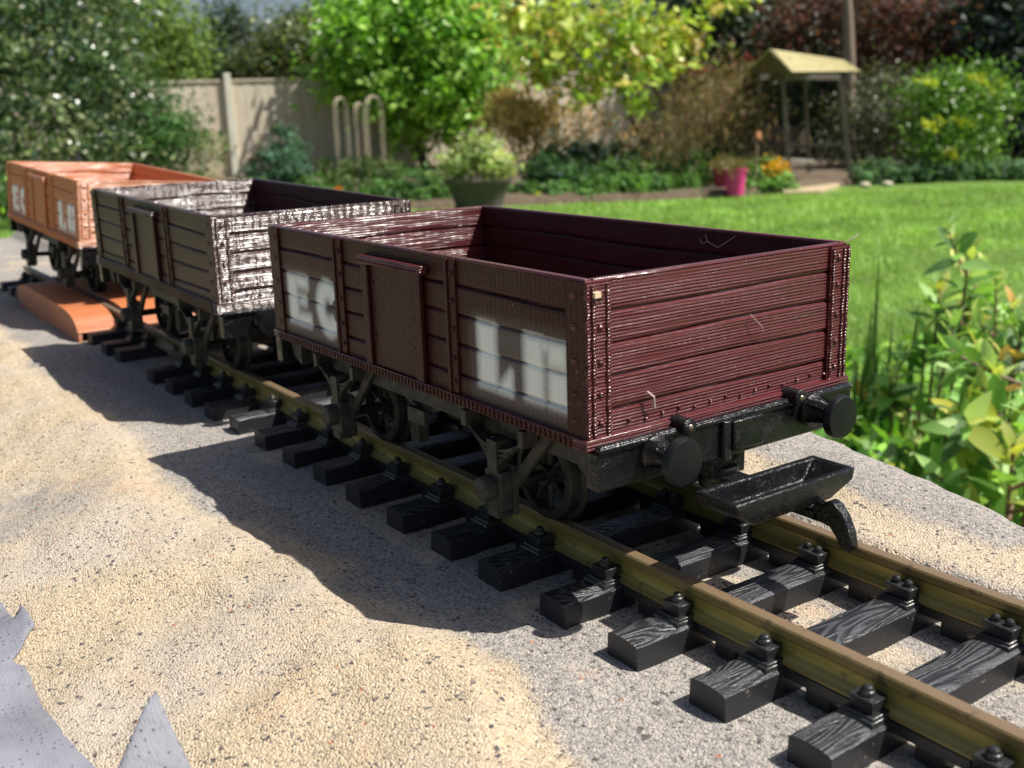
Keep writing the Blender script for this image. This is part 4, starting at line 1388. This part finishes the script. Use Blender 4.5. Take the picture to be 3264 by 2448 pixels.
flower('poppy', 'single bright orange poppy behind the brown wagon', 'flower', 730, 407, 13.2, 16, 4, .06, [(0.75, 0.19, 0.01), (0.8, 0.25, 0.02)], 'orange poppies')
flower('poppy', 'fainter orange poppy right of the bright one', 'flower', 790, 413, 13.4, 10, 3.5, .05, [(0.65, 0.25, 0.06)], 'orange poppies')
flower('yellow_flower', 'small yellow flower at the lawn edge right of the planter', 'flower', 1160, 418, 13.2, 9, 3, .045, [(0.75, 0.45, 0.02)])
flower('bluebells', 'few blue flowers in the bed right of the planter', 'flowers', 1202, 375, 13.6, 14, 7, .04, [(0.10, 0.10, 0.42), (0.16, 0.15, 0.45)])
flower('bluebells', 'blue flowers at the foot of the glossy corner shrub', 'flowers', 110, 338, 13.4, 40, 34, .035, [(0.13, 0.12, 0.40), (0.2, 0.18, 0.45)])
flower('yellow_flowers', 'mound of golden yellow flowers between the pink pot and the arbour', 'flowers', 1676, 362, 13.7, 130, 14, .06, [(0.78, 0.44, 0.01), (0.7, 0.5, 0.03), (0.55, 0.4, 0.04)])

# ------------------------------------------------------------------ pots and planter
def bucket(name, label, mat, px, pt_, pb, wtop, wbot, plant, gr):
    g = PZ(px, pb, LZ + .03)
    d = np.linalg.norm(g[:2] - CC[:2])
    s = 1.4756 / CF * np.linalg.norm(g - CC)
    r = empty(name, tuple(g), label, 'plant pot', gr)
    H_ = (pb - pt_) * s * 1.02
    a, c = wtop * s * .5, wbot * s * .5
    b = MB()
    b.lathe([(c, 0), (c + (a - c) * .9, H_ * .9), (a * 1.04, H_ * .92), (a * 1.05, H_), (a * .95, H_), (a * .9, H_ * .85), (1e-6, H_ * .84)], 2, (0, 0, 0), 36)
    b.build('pot', mat, r, 40)
    k = 260
    pts = np.array([0, 0, H_ * 1.05]) + rng.normal(size=(k, 3)) * np.array([a * .55, a * .55, H_ * .18])
    leaves('plant', pts, unit(rng.normal(size=(k, 3)) + np.array([0, 0, 1])), np.zeros(k, int), .10, plant, LEAFM, r, .16, 0, .8, .3, -.8)
    return r


bucket('plant_pot', 'bright pink tapered pot standing at the edge of the lawn', plain('pink_glazed_pot', (0.72, 0.05, 0.27), 0.35, 0, 3, .1), 1588, 368, 421, 46, 34, [(0.14, 0.16, 0.06), (0.2, 0.18, 0.08)], 'coloured plant pots')
bucket('plant_pot', 'darker crimson pot standing just left of the pink one', plain('crimson_glazed_pot', (0.36, 0.025, 0.085), 0.4, 0, 3, .1), 1561, 366, 416, 42, 32, [(0.26, 0.17, 0.10), (0.16, 0.14, 0.06), (0.3, 0.2, 0.12)], 'coloured plant pots')

g = PZ(1035, 455, LZ + .03)
dP = float((g[:2] - CC[:2]) @ (CR[2, :2] / np.linalg.norm(CR[2, :2])))
sP = 1.4756 / CF * dP
up_ = empty('stone_planter', tuple(g), 'dark stone planter with a variegated plant between the brown and maroon wagons', 'planter')
hP = (455 - 388) * sP
b = MB()
b.lathe([(50 * sP, 0), (54 * sP, .03), (50 * sP, .06), (54 * sP, hP * .35), (64 * sP, hP * .78), (72 * sP, hP * .88), (74 * sP, hP), (66 * sP, hP), (62 * sP, hP * .9), (1e-6, hP * .88)], 2, (0, 0, 0), 40)
b.build('urn', plain('dark_weathered_stone', (0.10, 0.09, 0.075), 0.9, 0, 14, .6, .01), up_, 40)
blobs = [(P(a, b_, dP), np.array([r_ * sP] * 2 + [h_ * sP])) for a, b_, r_, h_ in ((1020, 345, 60, 34), (1070, 355, 50, 30), (980, 365, 40, 26), (1035, 320, 40, 24))]
pts, out, ci = crown_points(blobs, 2600, 16, .05, .4)
leaves('variegated_plant', pts - np.array(g), out, ci, .055, [(0.34, 0.40, 0.13), (0.22, 0.31, 0.08), (0.44, 0.47, 0.22), (0.10, 0.17, 0.05)], LEAF, up_, .6)

# upturned pot on a cane
r = empty('cane_with_pot', tuple(G(1636, 13.9)), 'small upturned terracotta pot on top of a cane left of the arbour', 'garden cane')
off = np.array(r.location)
q = P(1636, 292, 13.9) - off
b = MB()
b.tube([(0, 0, -.1), tuple(q)], .009, 8)
b.build('cane', plain('bamboo_cane', (0.40, 0.32, 0.20), 0.6), r)
b = MB()
b.lathe([(.050, -.045), (.052, -.03), (.046, -.03), (.038, .04), (.034, .045), (1e-6, .046)], 2, tuple(q), 20)
b.build('flower_pot', plain('terracotta_pot', (0.55, 0.22, 0.11), 0.8), r, 40)

# ------------------------------------------------------------------ arched canes
ca = empty('cane_arches', tuple(G(785, 14.4)), 'group of bent canes forming narrow arches over the rose bush', 'plant support')
off = np.array(ca.location)
cm_ = plain('pale_bent_cane', (0.62, 0.52, 0.40), 0.7, 0, 6, .3)
# (foot px, foot py, top px, top py, other foot px)
for (a0, a1, tp, d) in ((733, 757, 210, 14.2), (776, 794, 222, 14.3), (799, 831, 207, 14.1)):
    pts = []
    lo, hi = 372, tp
    p0, p1 = P(a0, lo, d) - off, P(a1, lo, d + .25) - off
    hz = P(a0, hi, d)[2] - off[2]
    rr = np.linalg.norm((p1 - p0)[:2]) * .5
    for t_ in np.linspace(0, 1, 6): pts.append(p0 * (1 - t_) + np.array([p0[0], p0[1], hz - rr]) * t_)
    mid = .5 * (p0 + p1)
    for a in np.linspace(0, PI, 9)[1:-1]:
        q = mid + (p0 - mid) * math.cos(a)
        pts.append(np.array([q[0], q[1], hz - rr + rr * math.sin(a)]))
    for t_ in np.linspace(0, 1, 6): pts.append(np.array([p1[0], p1[1], hz - rr]) * (1 - t_) + p1 * t_)
    for o_ in (-.017, .017):
        b = MB()
        b.tube([tuple(np.array(q) + np.array([o_ * .58, o_ * .81, 0])) for q in pts], .0052, 6)
        b.build('bent_cane', cm_, ca, 60)
    for q in (pts[0], pts[-1]):
        b = MB()
        b.tube([(q[0], q[1], -.1), (q[0], q[1], q[2] + .02)], .010, 6)
        b.build('cane_foot', cm_, ca, 60)

# ------------------------------------------------------------------ timber arbour
AD = 14.8
ar = empty('timber_arbour', tuple(G(1755, AD)), 'weathered timber arbour with gabled roof and bench seat under the trees', 'arbour')
off = np.array(ar.location)
WOOD = plain('grey_arbour_wood', (0.15, 0.125, 0.105), 0.8, 0, 6, .5, .004, (6, 6, .6))
ROOF = plain('mossy_roof_boards', (0.52, 0.46, 0.24), 0.85, 0, 4, .55, .01, (1, 1, 6))
DARK = plain('dark_arbour_wood', (0.07, 0.055, 0.042), 0.85, 0, 6, .4)


def A(px, py, d): return P(px, py, d) - off


def beam(b, p, q, w_, h_=None):
    p, q = Vector(p), Vector(q)
    z = (q - p).normalized()
    x = z.orthogonal().normalized() if abs(z.z) > .9 else Vector((0, 0, 1)).cross(z).normalized()
    y = z.cross(x)
    h_ = h_ or w_
    vs = []
    for s_ in (p, q):
        for (i, j) in ((-1, -1), (1, -1), (1, 1), (-1, 1)):
            vs.append(s_ + x * i * w_ * .5 + y * j * h_ * .5)
    b.add(vs, [(3, 2, 1, 0), (4, 5, 6, 7), (0, 1, 5, 4), (1, 2, 6, 5), (2, 3, 7, 6), (3, 0, 4, 7)])
    return b


# posts: front pair and back pair
for (a, b0, c, d0, dd) in ((1690, 165, 1706, 392, 14.2), (1812, 165, 1838, 388, 14.4), (1740, 170, 1748, 380, 15.4), (1640, 165, 1650, 380, 15.2)):
    bb = MB()
    t0, t1 = A(a, b0, dd), A(c, d0, dd)
    t1[2] = max(t1[2], -.02)
    beam(bb, t1, t0, .052)
    bb.build('post', WOOD, ar, None, .004)
# roof: two pitched planes meeting at the ridge, with gable boards
r0, r1 = A(1663, 108, 13.9), A(1818, 130, 16.4)
eR0, eR1 = A(1710, 158, 13.7), A(1858, 156, 16.0)
eL0, eL1 = A(1610, 160, 14.4), A(1760, 164, 16.6)
for nm_, e0, e1 in (('roof_slope', eR0, eR1), ('roof_slope', eL0, eL1)):
    nrm = Vector(np.cross(r1 - r0, e0 - r0)).normalized()
    if nrm.z < 0: nrm = -nrm
    bb = MB()
    k = 7
    for j in range(k):
        u0, u1 = j / k, (j + 1.12) / k
        a0, a1 = r0 + (e0 - r0) * u0, r1 + (e1 - r1) * u0
        c0_, c1_ = r0 + (e0 - r0) * min(u1, 1), r1 + (e1 - r1) * min(u1, 1)
        h0, h1 = np.array(nrm) * .012, np.array(nrm) * .026
        vs = [a0 + h0, a1 + h0, c1_ + h1, c0_ + h1, a0 - h0, a1 - h0, c1_ + h0, c0_ + h0]
        bb.add(vs, [(0, 1, 2, 3), (7, 6, 5, 4), (0, 4, 5, 1), (1, 5, 6, 2), (2, 6, 7, 3), (3, 7, 4, 0)])
    bb.build(nm_, ROOF, ar, 30)
for (ra, ea, eb) in ((r0, eL0, eR0), (r1, eL1, eR1)):
    gd = unit(r1 - r0) * .04
    sh = gd if ra is r0 else -gd
    vs = [ra + sh, ea + sh, eb + sh, ra + sh * 2, ea + sh * 2, eb + sh * 2]
    bb = MB()
    bb.add(vs, [(0, 1, 2), (5, 4, 3), (0, 3, 4, 1), (1, 4, 5, 2), (2, 5, 3, 0)])
    bb.build('gable_board', plain('brown_gable_boards', (0.16, 0.11, 0.065), 0.85, 0, 5, .5, .01, (4, 4, 1)), ar)
bb = MB()
beam(bb, A(1690, 346, 14.35), A(1758, 350, 14.3), .10, .045)
bb.build('seat', plain('bleached_seat_board', (0.55, 0.50, 0.42), 0.8, 0, 4, .3), ar, None, .004)
bb = MB()
beam(bb, A(1700, 316, 15.0), A(1830, 314, 14.6), .05)
bb.build('back_rail', WOOD, ar)
bb = MB()
beam(bb, A(1655, 300, 15.3), A(1745, 300, 15.5), .03, .35)
bb.build('back_panel', DARK, ar)
bb = MB()
beam(bb, A(1690, 166, 14.2), A(1812, 166, 14.4), .07)
beam(bb, A(1640, 166, 15.2), A(1740, 170, 15.4), .07)
bb.build('eave_beam', WOOD, ar)

# paving strip in front of the arbour, and two pale stones on the grass
b = MB()
q0, q1, q2, q3 = (PZ(a, c, LZ + .05) for a, c in ((1690, 414), (1775, 412), (1815, 396), (1715, 396)))
vs = [tuple(q) for q in (q0, q1, q2, q3)] + [(q[0], q[1], LZ - .02) for q in (q0, q1, q2, q3)]
b.add(vs, [(0, 1, 2, 3), (7, 6, 5, 4), (0, 4, 5, 1), (1, 5, 6, 2), (2, 6, 7, 3), (3, 7, 4, 0)])
tag(b.build('paving_slab', plain('sandy_paving', (0.46, 0.36, 0.22), 0.9, 0, 8, .3), None, None, .01), 'sandy paving slab in the grass in front of the arbour', 'paving')
for i, (a, c, lab) in enumerate(((1868, 401, 'pale rounded stone on the lawn edge, nearer the arbour'), (1917, 399, 'pale rounded stone on the lawn edge, farther right'))):
    q = PZ(a, c, LZ + .02)
    b = MB()
    b.lathe([(1e-6, -.03), (.05, -.02), (.07, .01), (.055, .04), (.02, .058), (1e-6, .06)], 2, (0, 0, 0), 12)
    o = b.build('stone', plain('pale_stone', (0.55, 0.5, 0.36), 0.9, 0, 20, .3), None, 60)
    o.location = tuple(q)
    o.scale = (1, 1.2, .8)
    tag(o, lab, 'stone', 'stones at the lawn edge')

# ------------------------------------------------------------------ lawn grass, tall grass and undergrowth (uncountable)
def blades(name, base, h, w_, lean, cols, mat, kind='stuff', seg=3, tone=None):
    n = len(base)
    ang = rng.random(n) * 2 * PI
    dirx = np.stack([np.cos(ang), np.sin(ang), np.zeros(n)], 1)
    side = np.stack([-np.sin(ang), np.cos(ang), np.zeros(n)], 1)
    ln = lean * rng.random(n)
    V = []
    for i in range(seg):
        t_ = i / seg
        c = base + np.array([0, 0, 1]) * (h * t_ * (1 - .25 * ln * t_))[:, None] + dirx * (h * ln * t_ * t_)[:, None]
        ww = (w_ * (1 - .65 * t_))[:, None] * .5
        V += [c - side * ww, c + side * ww]
    V.append(base + np.array([0, 0, 1]) * (h * (1 - .25 * ln))[:, None] + dirx * (h * ln)[:, None])
    K = 2 * seg + 1
    Vv = np.stack(V, 1).reshape(-1, 3)
    o = np.arange(n)[:, None] * K
    F_ = []
    for i in range(seg - 1):
        F_ += [o + np.array([[2 * i, 2 * i + 1, 2 * i + 3]]), o + np.array([[2 * i, 2 * i + 3, 2 * i + 2]])]
    F_.append(o + np.array([[2 * seg - 2, 2 * seg - 1, 2 * seg]]))
    F_ = np.concatenate(F_)
    cols = np.array(cols)
    c = cols[rng.integers(0, len(cols), n)] * (0.75 + .5 * rng.random(n))[:, None]
    if tone is not None: c = c * tone[:, None]
    return np_mesh(name, Vv, F_, mat, None, None, np.repeat(c, K, 0))


GL = leaf_mat('grass_blade', 0.5, 0.3, 0.3)
n = 170000
u = rng.random(n)
dd = 2.2 + 11.4 * u ** .8
pxx = -500 + 3100 * rng.random(n)
fwd = CR[2, :2] / np.linalg.norm(CR[2, :2])
rgt = np.array([-fwd[1], fwd[0]]) * -1
lat = (pxx * 1.4756 - 1632) / CF
bs = np.stack([CC[0] + fwd[0] * dd + rgt[0] * lat * dd, CC[1] + fwd[1] * dd + rgt[1] * lat * dd, np.full(n, LZ - .01)], 1)
patch = vnoise(bs[:, 0], bs[:, 1], 2.2, 40) + .6 * vnoise(bs[:, 0], bs[:, 1], 6, 41)
e2 = np.array([q[:2] for q in E0])
ed = np.array([(q[:2] - CC[:2]) @ fwd for q in E0]); el = np.array([((q[:2] - CC[:2]) @ rgt) / max(1e-6, (q[:2] - CC[:2]) @ fwd) for q in E0])
lim = np.interp(lat, el, ed)
keep = dd < lim - .05
bs, patch = bs[keep], patch[keep]
gl = blades('grass', bs, .035 + .03 * rng.random(len(bs)) + .02 * patch, np.full(len(bs), .010), .9, [(0.29, 0.475, 0.10), (0.325, 0.51, 0.12), (0.25, 0.43, 0.09), (0.34, 0.50, 0.14)], GL, seg=2, tone=1 + .55 * patch)
tag(gl, 'short green grass blades covering the mown lawn', 'grass', None, 'stuff')


def near_patch(n, px0, px1, d0, d1):
    px = px0 + (px1 - px0) * rng.random(n)
    d = d0 + (d1 - d0) * rng.random(n)
    return np.array([G(a, b_) for a, b_ in zip(px, d)])


bs = np.concatenate([near_patch(7000, 1600, 2600, 1.0, 2.4), near_patch(1500, -500, 260, 1.9, 3.2)])
hh = (.34 + .42 * rng.random(len(bs)) ** 1.5)
hh[7000:] *= 1.5
tg = blades('tall_grass', bs, hh, .0035 + .004 * rng.random(len(bs)), .8, [(0.14, 0.30, 0.03), (0.19, 0.38, 0.04), (0.08, 0.18, 0.025), (0.25, 0.42, 0.06), (0.05, 0.11, 0.02)], GL, seg=4)
tag(tg, 'tall bright green grass growing beside the rock bank', 'grass', None, 'stuff')
n = 24000
bs = np.concatenate([near_patch(21000, 1600, 2600, 1.0, 2.3), near_patch(3000, -500, 260, 1.9, 3.2)])
tall = vnoise(bs[:, 0], bs[:, 1], 5, 50) + .5
bs[:, 2] = LZ + .04 + (.36 + .42 * tall) * rng.random(n) ** .7
bs[21000:, 2] += .35 * rng.random(3000)
ug = leaves('undergrowth', bs, unit(rng.normal(size=(n, 3)) + np.array([0, 0, .5])), rng.integers(0, 300, n), .034, [(0.09, 0.22, 0.028), (0.16, 0.34, 0.04), (0.05, 0.12, 0.022), (0.25, 0.43, 0.06), (0.17, 0.26, 0.10)], GL, None, .35, .6)
tag(ug, 'mixed green weeds and small leaves beside the rock bank', 'undergrowth', None, 'stuff')


# ------------------------------------------------------------------ near shrub with coloured young leaves, iris, daisies
def big_leaf(b, base, d, n_, l, w_, curl, V, F_, C_, col):
    """a curved leaf with a folded midrib"""
    d = Vector(d).normalized(); n_ = Vector(n_)
    n_ = (n_ - d * n_.dot(d)).normalized()
    s = d.cross(n_)
    k = 6
    o = len(V)
    for i in range(k + 1):
        t_ = i / k
        ww = w_ * .5 * (math.sin(PI * min(1, t_ ** .8)) ** .8 if 0 < t_ < 1 else .02)
        c = Vector(base) + d * (l * t_) - n_ * (curl * l * t_ * t_)
        for q, e in ((-1, .18), (0, 0), (1, .18)):
            V.append(c + s * (q * ww) + n_ * (e * ww))
            C_.append(col)
    for i in range(k):
        for j in range(2):
            F_.append((o + i * 3 + j, o + i * 3 + j + 1, o + i * 3 + j + 4, o + i * 3 + j + 3))


NEARLEAF = leaf_mat('young_leaf', 0.5, 0.35, 0.3)


def near_shrub(name, label, stems, seed, cols, tipcols, leafl, grp=None):
    rr = random.Random(seed)
    b0 = np.mean([G(s[0], s[2]) for s in stems], 0)
    root = empty(name, tuple(b0), label, 'shrub', grp)
    sb = MB()
    V, F_, C_ = [], [], []
    for (px, py, d, lean) in stems:
        tip = Vector(P(px, py, d) - b0)
        foot = Vector(G(px - lean, d) - b0) * .8
        foot.z = -.03
        k = 9
        bend = Vector((rr.uniform(-.03, .03), rr.uniform(-.03, .03), 0))
        pts = [foot.lerp(tip, i / (k - 1)) + bend * math.sin(PI * i / (k - 1)) for i in range(k)]
        sb.tube(pts, [.0045 * (1 - .6 * i / (k - 1)) for i in range(k)], 7)
        shoots = [(tip, (pts[-1] - pts[-3]).normalized(), 1.0)]
        for i in range(7):
            t_ = rr.uniform(.42, .97)
            q = foot.lerp(tip, t_) + bend * math.sin(PI * t_)
            az, el_ = i * 2.4 + rr.uniform(-.5, .5), rr.uniform(.3, 1.0)
            dv = Vector((math.cos(az) * math.cos(el_), math.sin(az) * math.cos(el_), math.sin(el_)))
            ln = rr.uniform(.05, .12)
            e = q + dv * ln
            sb.tube([tuple(q), tuple(q + dv * ln * .6 + Vector((0, 0, -.004))), tuple(e)], [.0022, .0018, .0012], 6)
            shoots.append((e, dv, t_))
        for (e, dv, t_) in shoots:
            u_ = dv.orthogonal().normalized(); v_ = dv.cross(u_)
            m = 11
            for i in range(m):
                a = i * 2.4 + rr.uniform(-.3, .3)
                bk_ = i / m
                q = e - dv * (.065 * bk_)
                op = .35 + .75 * bk_ + rr.uniform(-.15, .15)
                dr = dv * math.cos(op) + (u_ * math.cos(a) + v_ * math.sin(a)) * math.sin(op)
                dr = dr + Vector((0, 0, -.25 * bk_))
                c = rr.choice(tipcols if (bk_ < .35 and rr.random() < .5) or rr.random() < .07 else cols)
                f = rr.uniform(1.2, 2.0)
                ll = leafl * rr.uniform(.7, 1.15) * (.55 + .5 * min(1, bk_ * 2))
                big_leaf(None, q, dr, dv + Vector((rr.uniform(-.3, .3), rr.uniform(-.3, .3), .4)), ll, ll * rr.uniform(.36, .46), rr.uniform(.05, .4), V, F_, C_, tuple(min(.75, x * f) for x in c))
    np_mesh('foliage', [tuple(v) for v in V], F_, NEARLEAF, root, True, np.array(C_))
    sb.build('stem', plain('reddish_stem', (0.16, 0.085, 0.05), 0.6), root, 60)
    return root


GREENS = [(0.16, 0.30, 0.07), (0.24, 0.38, 0.13), (0.10, 0.20, 0.05), (0.32, 0.44, 0.19), (0.06, 0.12, 0.04)]
TIPS = [(0.40, 0.24, 0.07), (0.40, 0.40, 0.10), (0.46, 0.48, 0.14), (0.34, 0.42, 0.14), (0.36, 0.42, 0.12)]
near_shrub('young_shrub', 'leafy shrub with orange tinted young leaves rising in front of the lawn', [(2095, 545, 1.45, 10), (2030, 610, 1.5, -20), (2150, 600, 1.5, 20), (2060, 690, 1.42, -10), (2000, 720, 1.5, -30), (2190, 650, 1.42, 30), (1940, 780, 1.5, -20), (2110, 740, 1.38, 0), (2165, 760, 1.38, 10)], 3, GREENS, TIPS, .047, 'leafy shrubs by the rock bank')
near_shrub('young_shrub', 'yellower low shrub at the right edge beside the rock', [(2150, 800, 1.12, 20), (2210, 700, 1.2, 20), (2260, 640, 1.25, 30), (2100, 850, 1.12, 0), (2230, 860, 1.05, 20), (2190, 960, 1.0, 10), (2290, 800, 1.1, 20)], 5, GREENS + [(0.26, 0.30, 0.06)], TIPS + [(0.48, 0.46, 0.07)], .047, 'leafy shrubs by the rock bank')
ir = empty('iris_leaves', tuple(G(1890, 1.55)), 'upright sword shaped iris leaves right of the maroon wagon', 'plant')
V, F_, C_ = [], [], []
off = np.array(ir.location)
for (px, py, d) in ((1880, 640, 1.55), (1905, 545, 1.6), (1862, 700, 1.5), (1925, 680, 1.6), (1985, 640, 1.62), (1850, 760, 1.5), (1960, 720, 1.55), (1895, 720, 1.5)):
    tp = Vector(P(px, py, d) - off); ft = Vector(G(px - 8, d) - off) * .7
    ft.z = -.02
    dr = tp - ft
    big_leaf(None, ft, dr, Vector((fwd[0], fwd[1], 0)) + Vector((random.uniform(-.6, .6), random.uniform(-.6, .6), 0)), dr.length, .022, .01, V, F_, C_, random.choice([(0.045, 0.115, 0.022), (0.06, 0.14, 0.03), (0.08, 0.16, 0.04)]))
np_mesh('blade', [tuple(v) for v in V], F_, LEAF, ir, True, np.array(C_))
dz = empty('daisy', tuple(G(2195, 1.28)), 'white daisy with yellow centre at the right edge', 'flower')
off = np.array(dz.location)
q = P(2196, 778, 1.22) - off
b = MB(); b.tube([(0, 0, -.02), tuple(q)], .0015, 6); b.build('stem', STEM, dz)
b = MB(); b.dome(tuple(q), .006, tuple(-CR[2]), 12); b.build('flower_centre', plain('yellow_centre', (0.75, 0.5, 0.03), 0.7), dz, 60)
V, F_, C_ = [], [], []
dn = Vector(-CR[2]); ex_ = dn.orthogonal().normalized(); ey_ = dn.cross(ex_)
for i in range(13):
    a = 2 * PI * i / 13
    big_leaf(None, Vector(q), ex_ * math.cos(a) + ey_ * math.sin(a), dn, .017, .006, .15, V, F_, C_, (0.75, 0.77, 0.8))
np_mesh('petals', [tuple(v) for v in V], F_, LEAFM, dz, True, np.array(C_))


# ------------------------------------------------------------------ torn grey fabric in the near corner
def fabric_mat():
    t = NT('grey_embossed_fabric')
    co = t.coord()
    vd = t.voro(co, 520.0, 'Distance', 'F1', 0.35)
    dim = t.rng(vd, 0.08, 0.22, 0.0, 1.0)
    n1 = t.noise(co, 70.0, 3.0, 0.6)
    fib = t.noise(t.coord((300, 2200, 300)), 1.0, 3.0, 0.6)
    c = t.mix(t.rng(n1, 0.35, 0.7), (0.185, 0.19, 0.22), (0.23, 0.235, 0.27))
    c = t.mix(t.math('SUBTRACT', 0.16, t.math('MULTIPLY', dim, 0.16)), c, (0.11, 0.11, 0.13))
    h = t.math('ADD', dim, t.math('MULTIPLY', fib, 0.7))
    return t.out(c, 0.62, 0.0, t.bump(h, 0.00035), 0.4)


def sheet(name, label, outline, seed, z0, zfun, grp):
    """torn sheet from an outline on the ground (overview pixels at height z0): finely filled, curled and given thickness"""
    import bmesh
    pts = [PZ(a, c, z0) for a, c in outline]
    rr = random.Random(seed)
    rag = []
    for i in range(len(pts)):
        a, c = pts[i], pts[(i + 1) % len(pts)]
        k = max(2, int(np.linalg.norm(c - a) / .0022))
        for j in range(k):
            q = a + (c - a) * j / k
            rag.append((q[0] + rr.uniform(-.0004, .0004), q[1] + rr.uniform(-.0004, .0004)))
    bm = bmesh.new()
    vs = [bm.verts.new((x, y, 0)) for x, y in rag]
    bm.faces.new(vs)
    bmesh.ops.triangulate(bm, faces=bm.faces[:])
    for _ in range(3):
        bmesh.ops.subdivide_edges(bm, edges=[e for e in bm.edges if e.calc_length() > .005], cuts=1, use_grid_fill=False)
        bmesh.ops.triangulate(bm, faces=bm.faces[:])
    for v in bm.verts:
        v.co.z = zfun(v.co.x, v.co.y)
    me = bpy.data.meshes.new(name)
    bm.normal_update()
    bm.to_mesh(me); bm.free()
    o = link(name, me, FAB, None, True)
    so_ = o.modifiers.new('thickness', 'SOLIDIFY'); so_.thickness = .0007; so_.offset = 0
    return tag(o, label, 'fabric', grp)


FAB = fabric_mat()
ap = PZ(490, 1495, -.014)
sheet('torn_fabric', 'large grey torn fabric sheet lying in the near left corner', [(-260, 1180), (0, 1272), (28, 1322), (42, 1284), (75, 1352), (20, 1398), (52, 1402), (128, 1545), (196, 1600), (275, 1700), (240, 1900), (-260, 1900)], 1, -.0135,
      lambda x, y: -.0125 + .0022 * math.sin(x * 120 + 1) + .0016 * math.sin(y * 150) - .09 * max(0, -.10 - y) + .012 * sstep(.05, .0, np.hypot(x - PZ(60, 1310, -.0135)[0], y - PZ(60, 1310, -.0135)[1])) * .4, 'torn grey fabric')
fl0, fl1, fl2 = PZ(232, 1790, -.016), PZ(337, 1498, .003), PZ(478, 1800, -.018)
import bmesh as _bm
V, F_ = [], []
nU, nV = 14, 26
for i in range(nV + 1):
    t_ = i / nV
    for j in range(nU + 1):
        s = j / nU
        lo = fl0 * (1 - s) + fl2 * s
        q = lo * (1 - t_) + fl1 * t_
        bow = math.sin(PI * s) * (1 - t_) ** .8
        q = q + np.array([-.012, -.012, .010]) * bow * .55 + np.array([0, 0, .0004 * math.sin(t_ * 90)])
        V.append(q)
for i in range(nV):
    for j in range(nU):
        a = i * (nU + 1) + j
        F_.append((a, a + 1, a + nU + 2, a + nU + 1))
o = np_mesh('torn_fabric', V, F_, FAB, None, True)
so_ = o.modifiers.new('thickness', 'SOLIDIFY'); so_.thickness = .0009; so_.offset = 0
tag(o, 'pointed grey fabric scrap curling up beside the larger sheet', 'fabric', 'torn grey fabric')
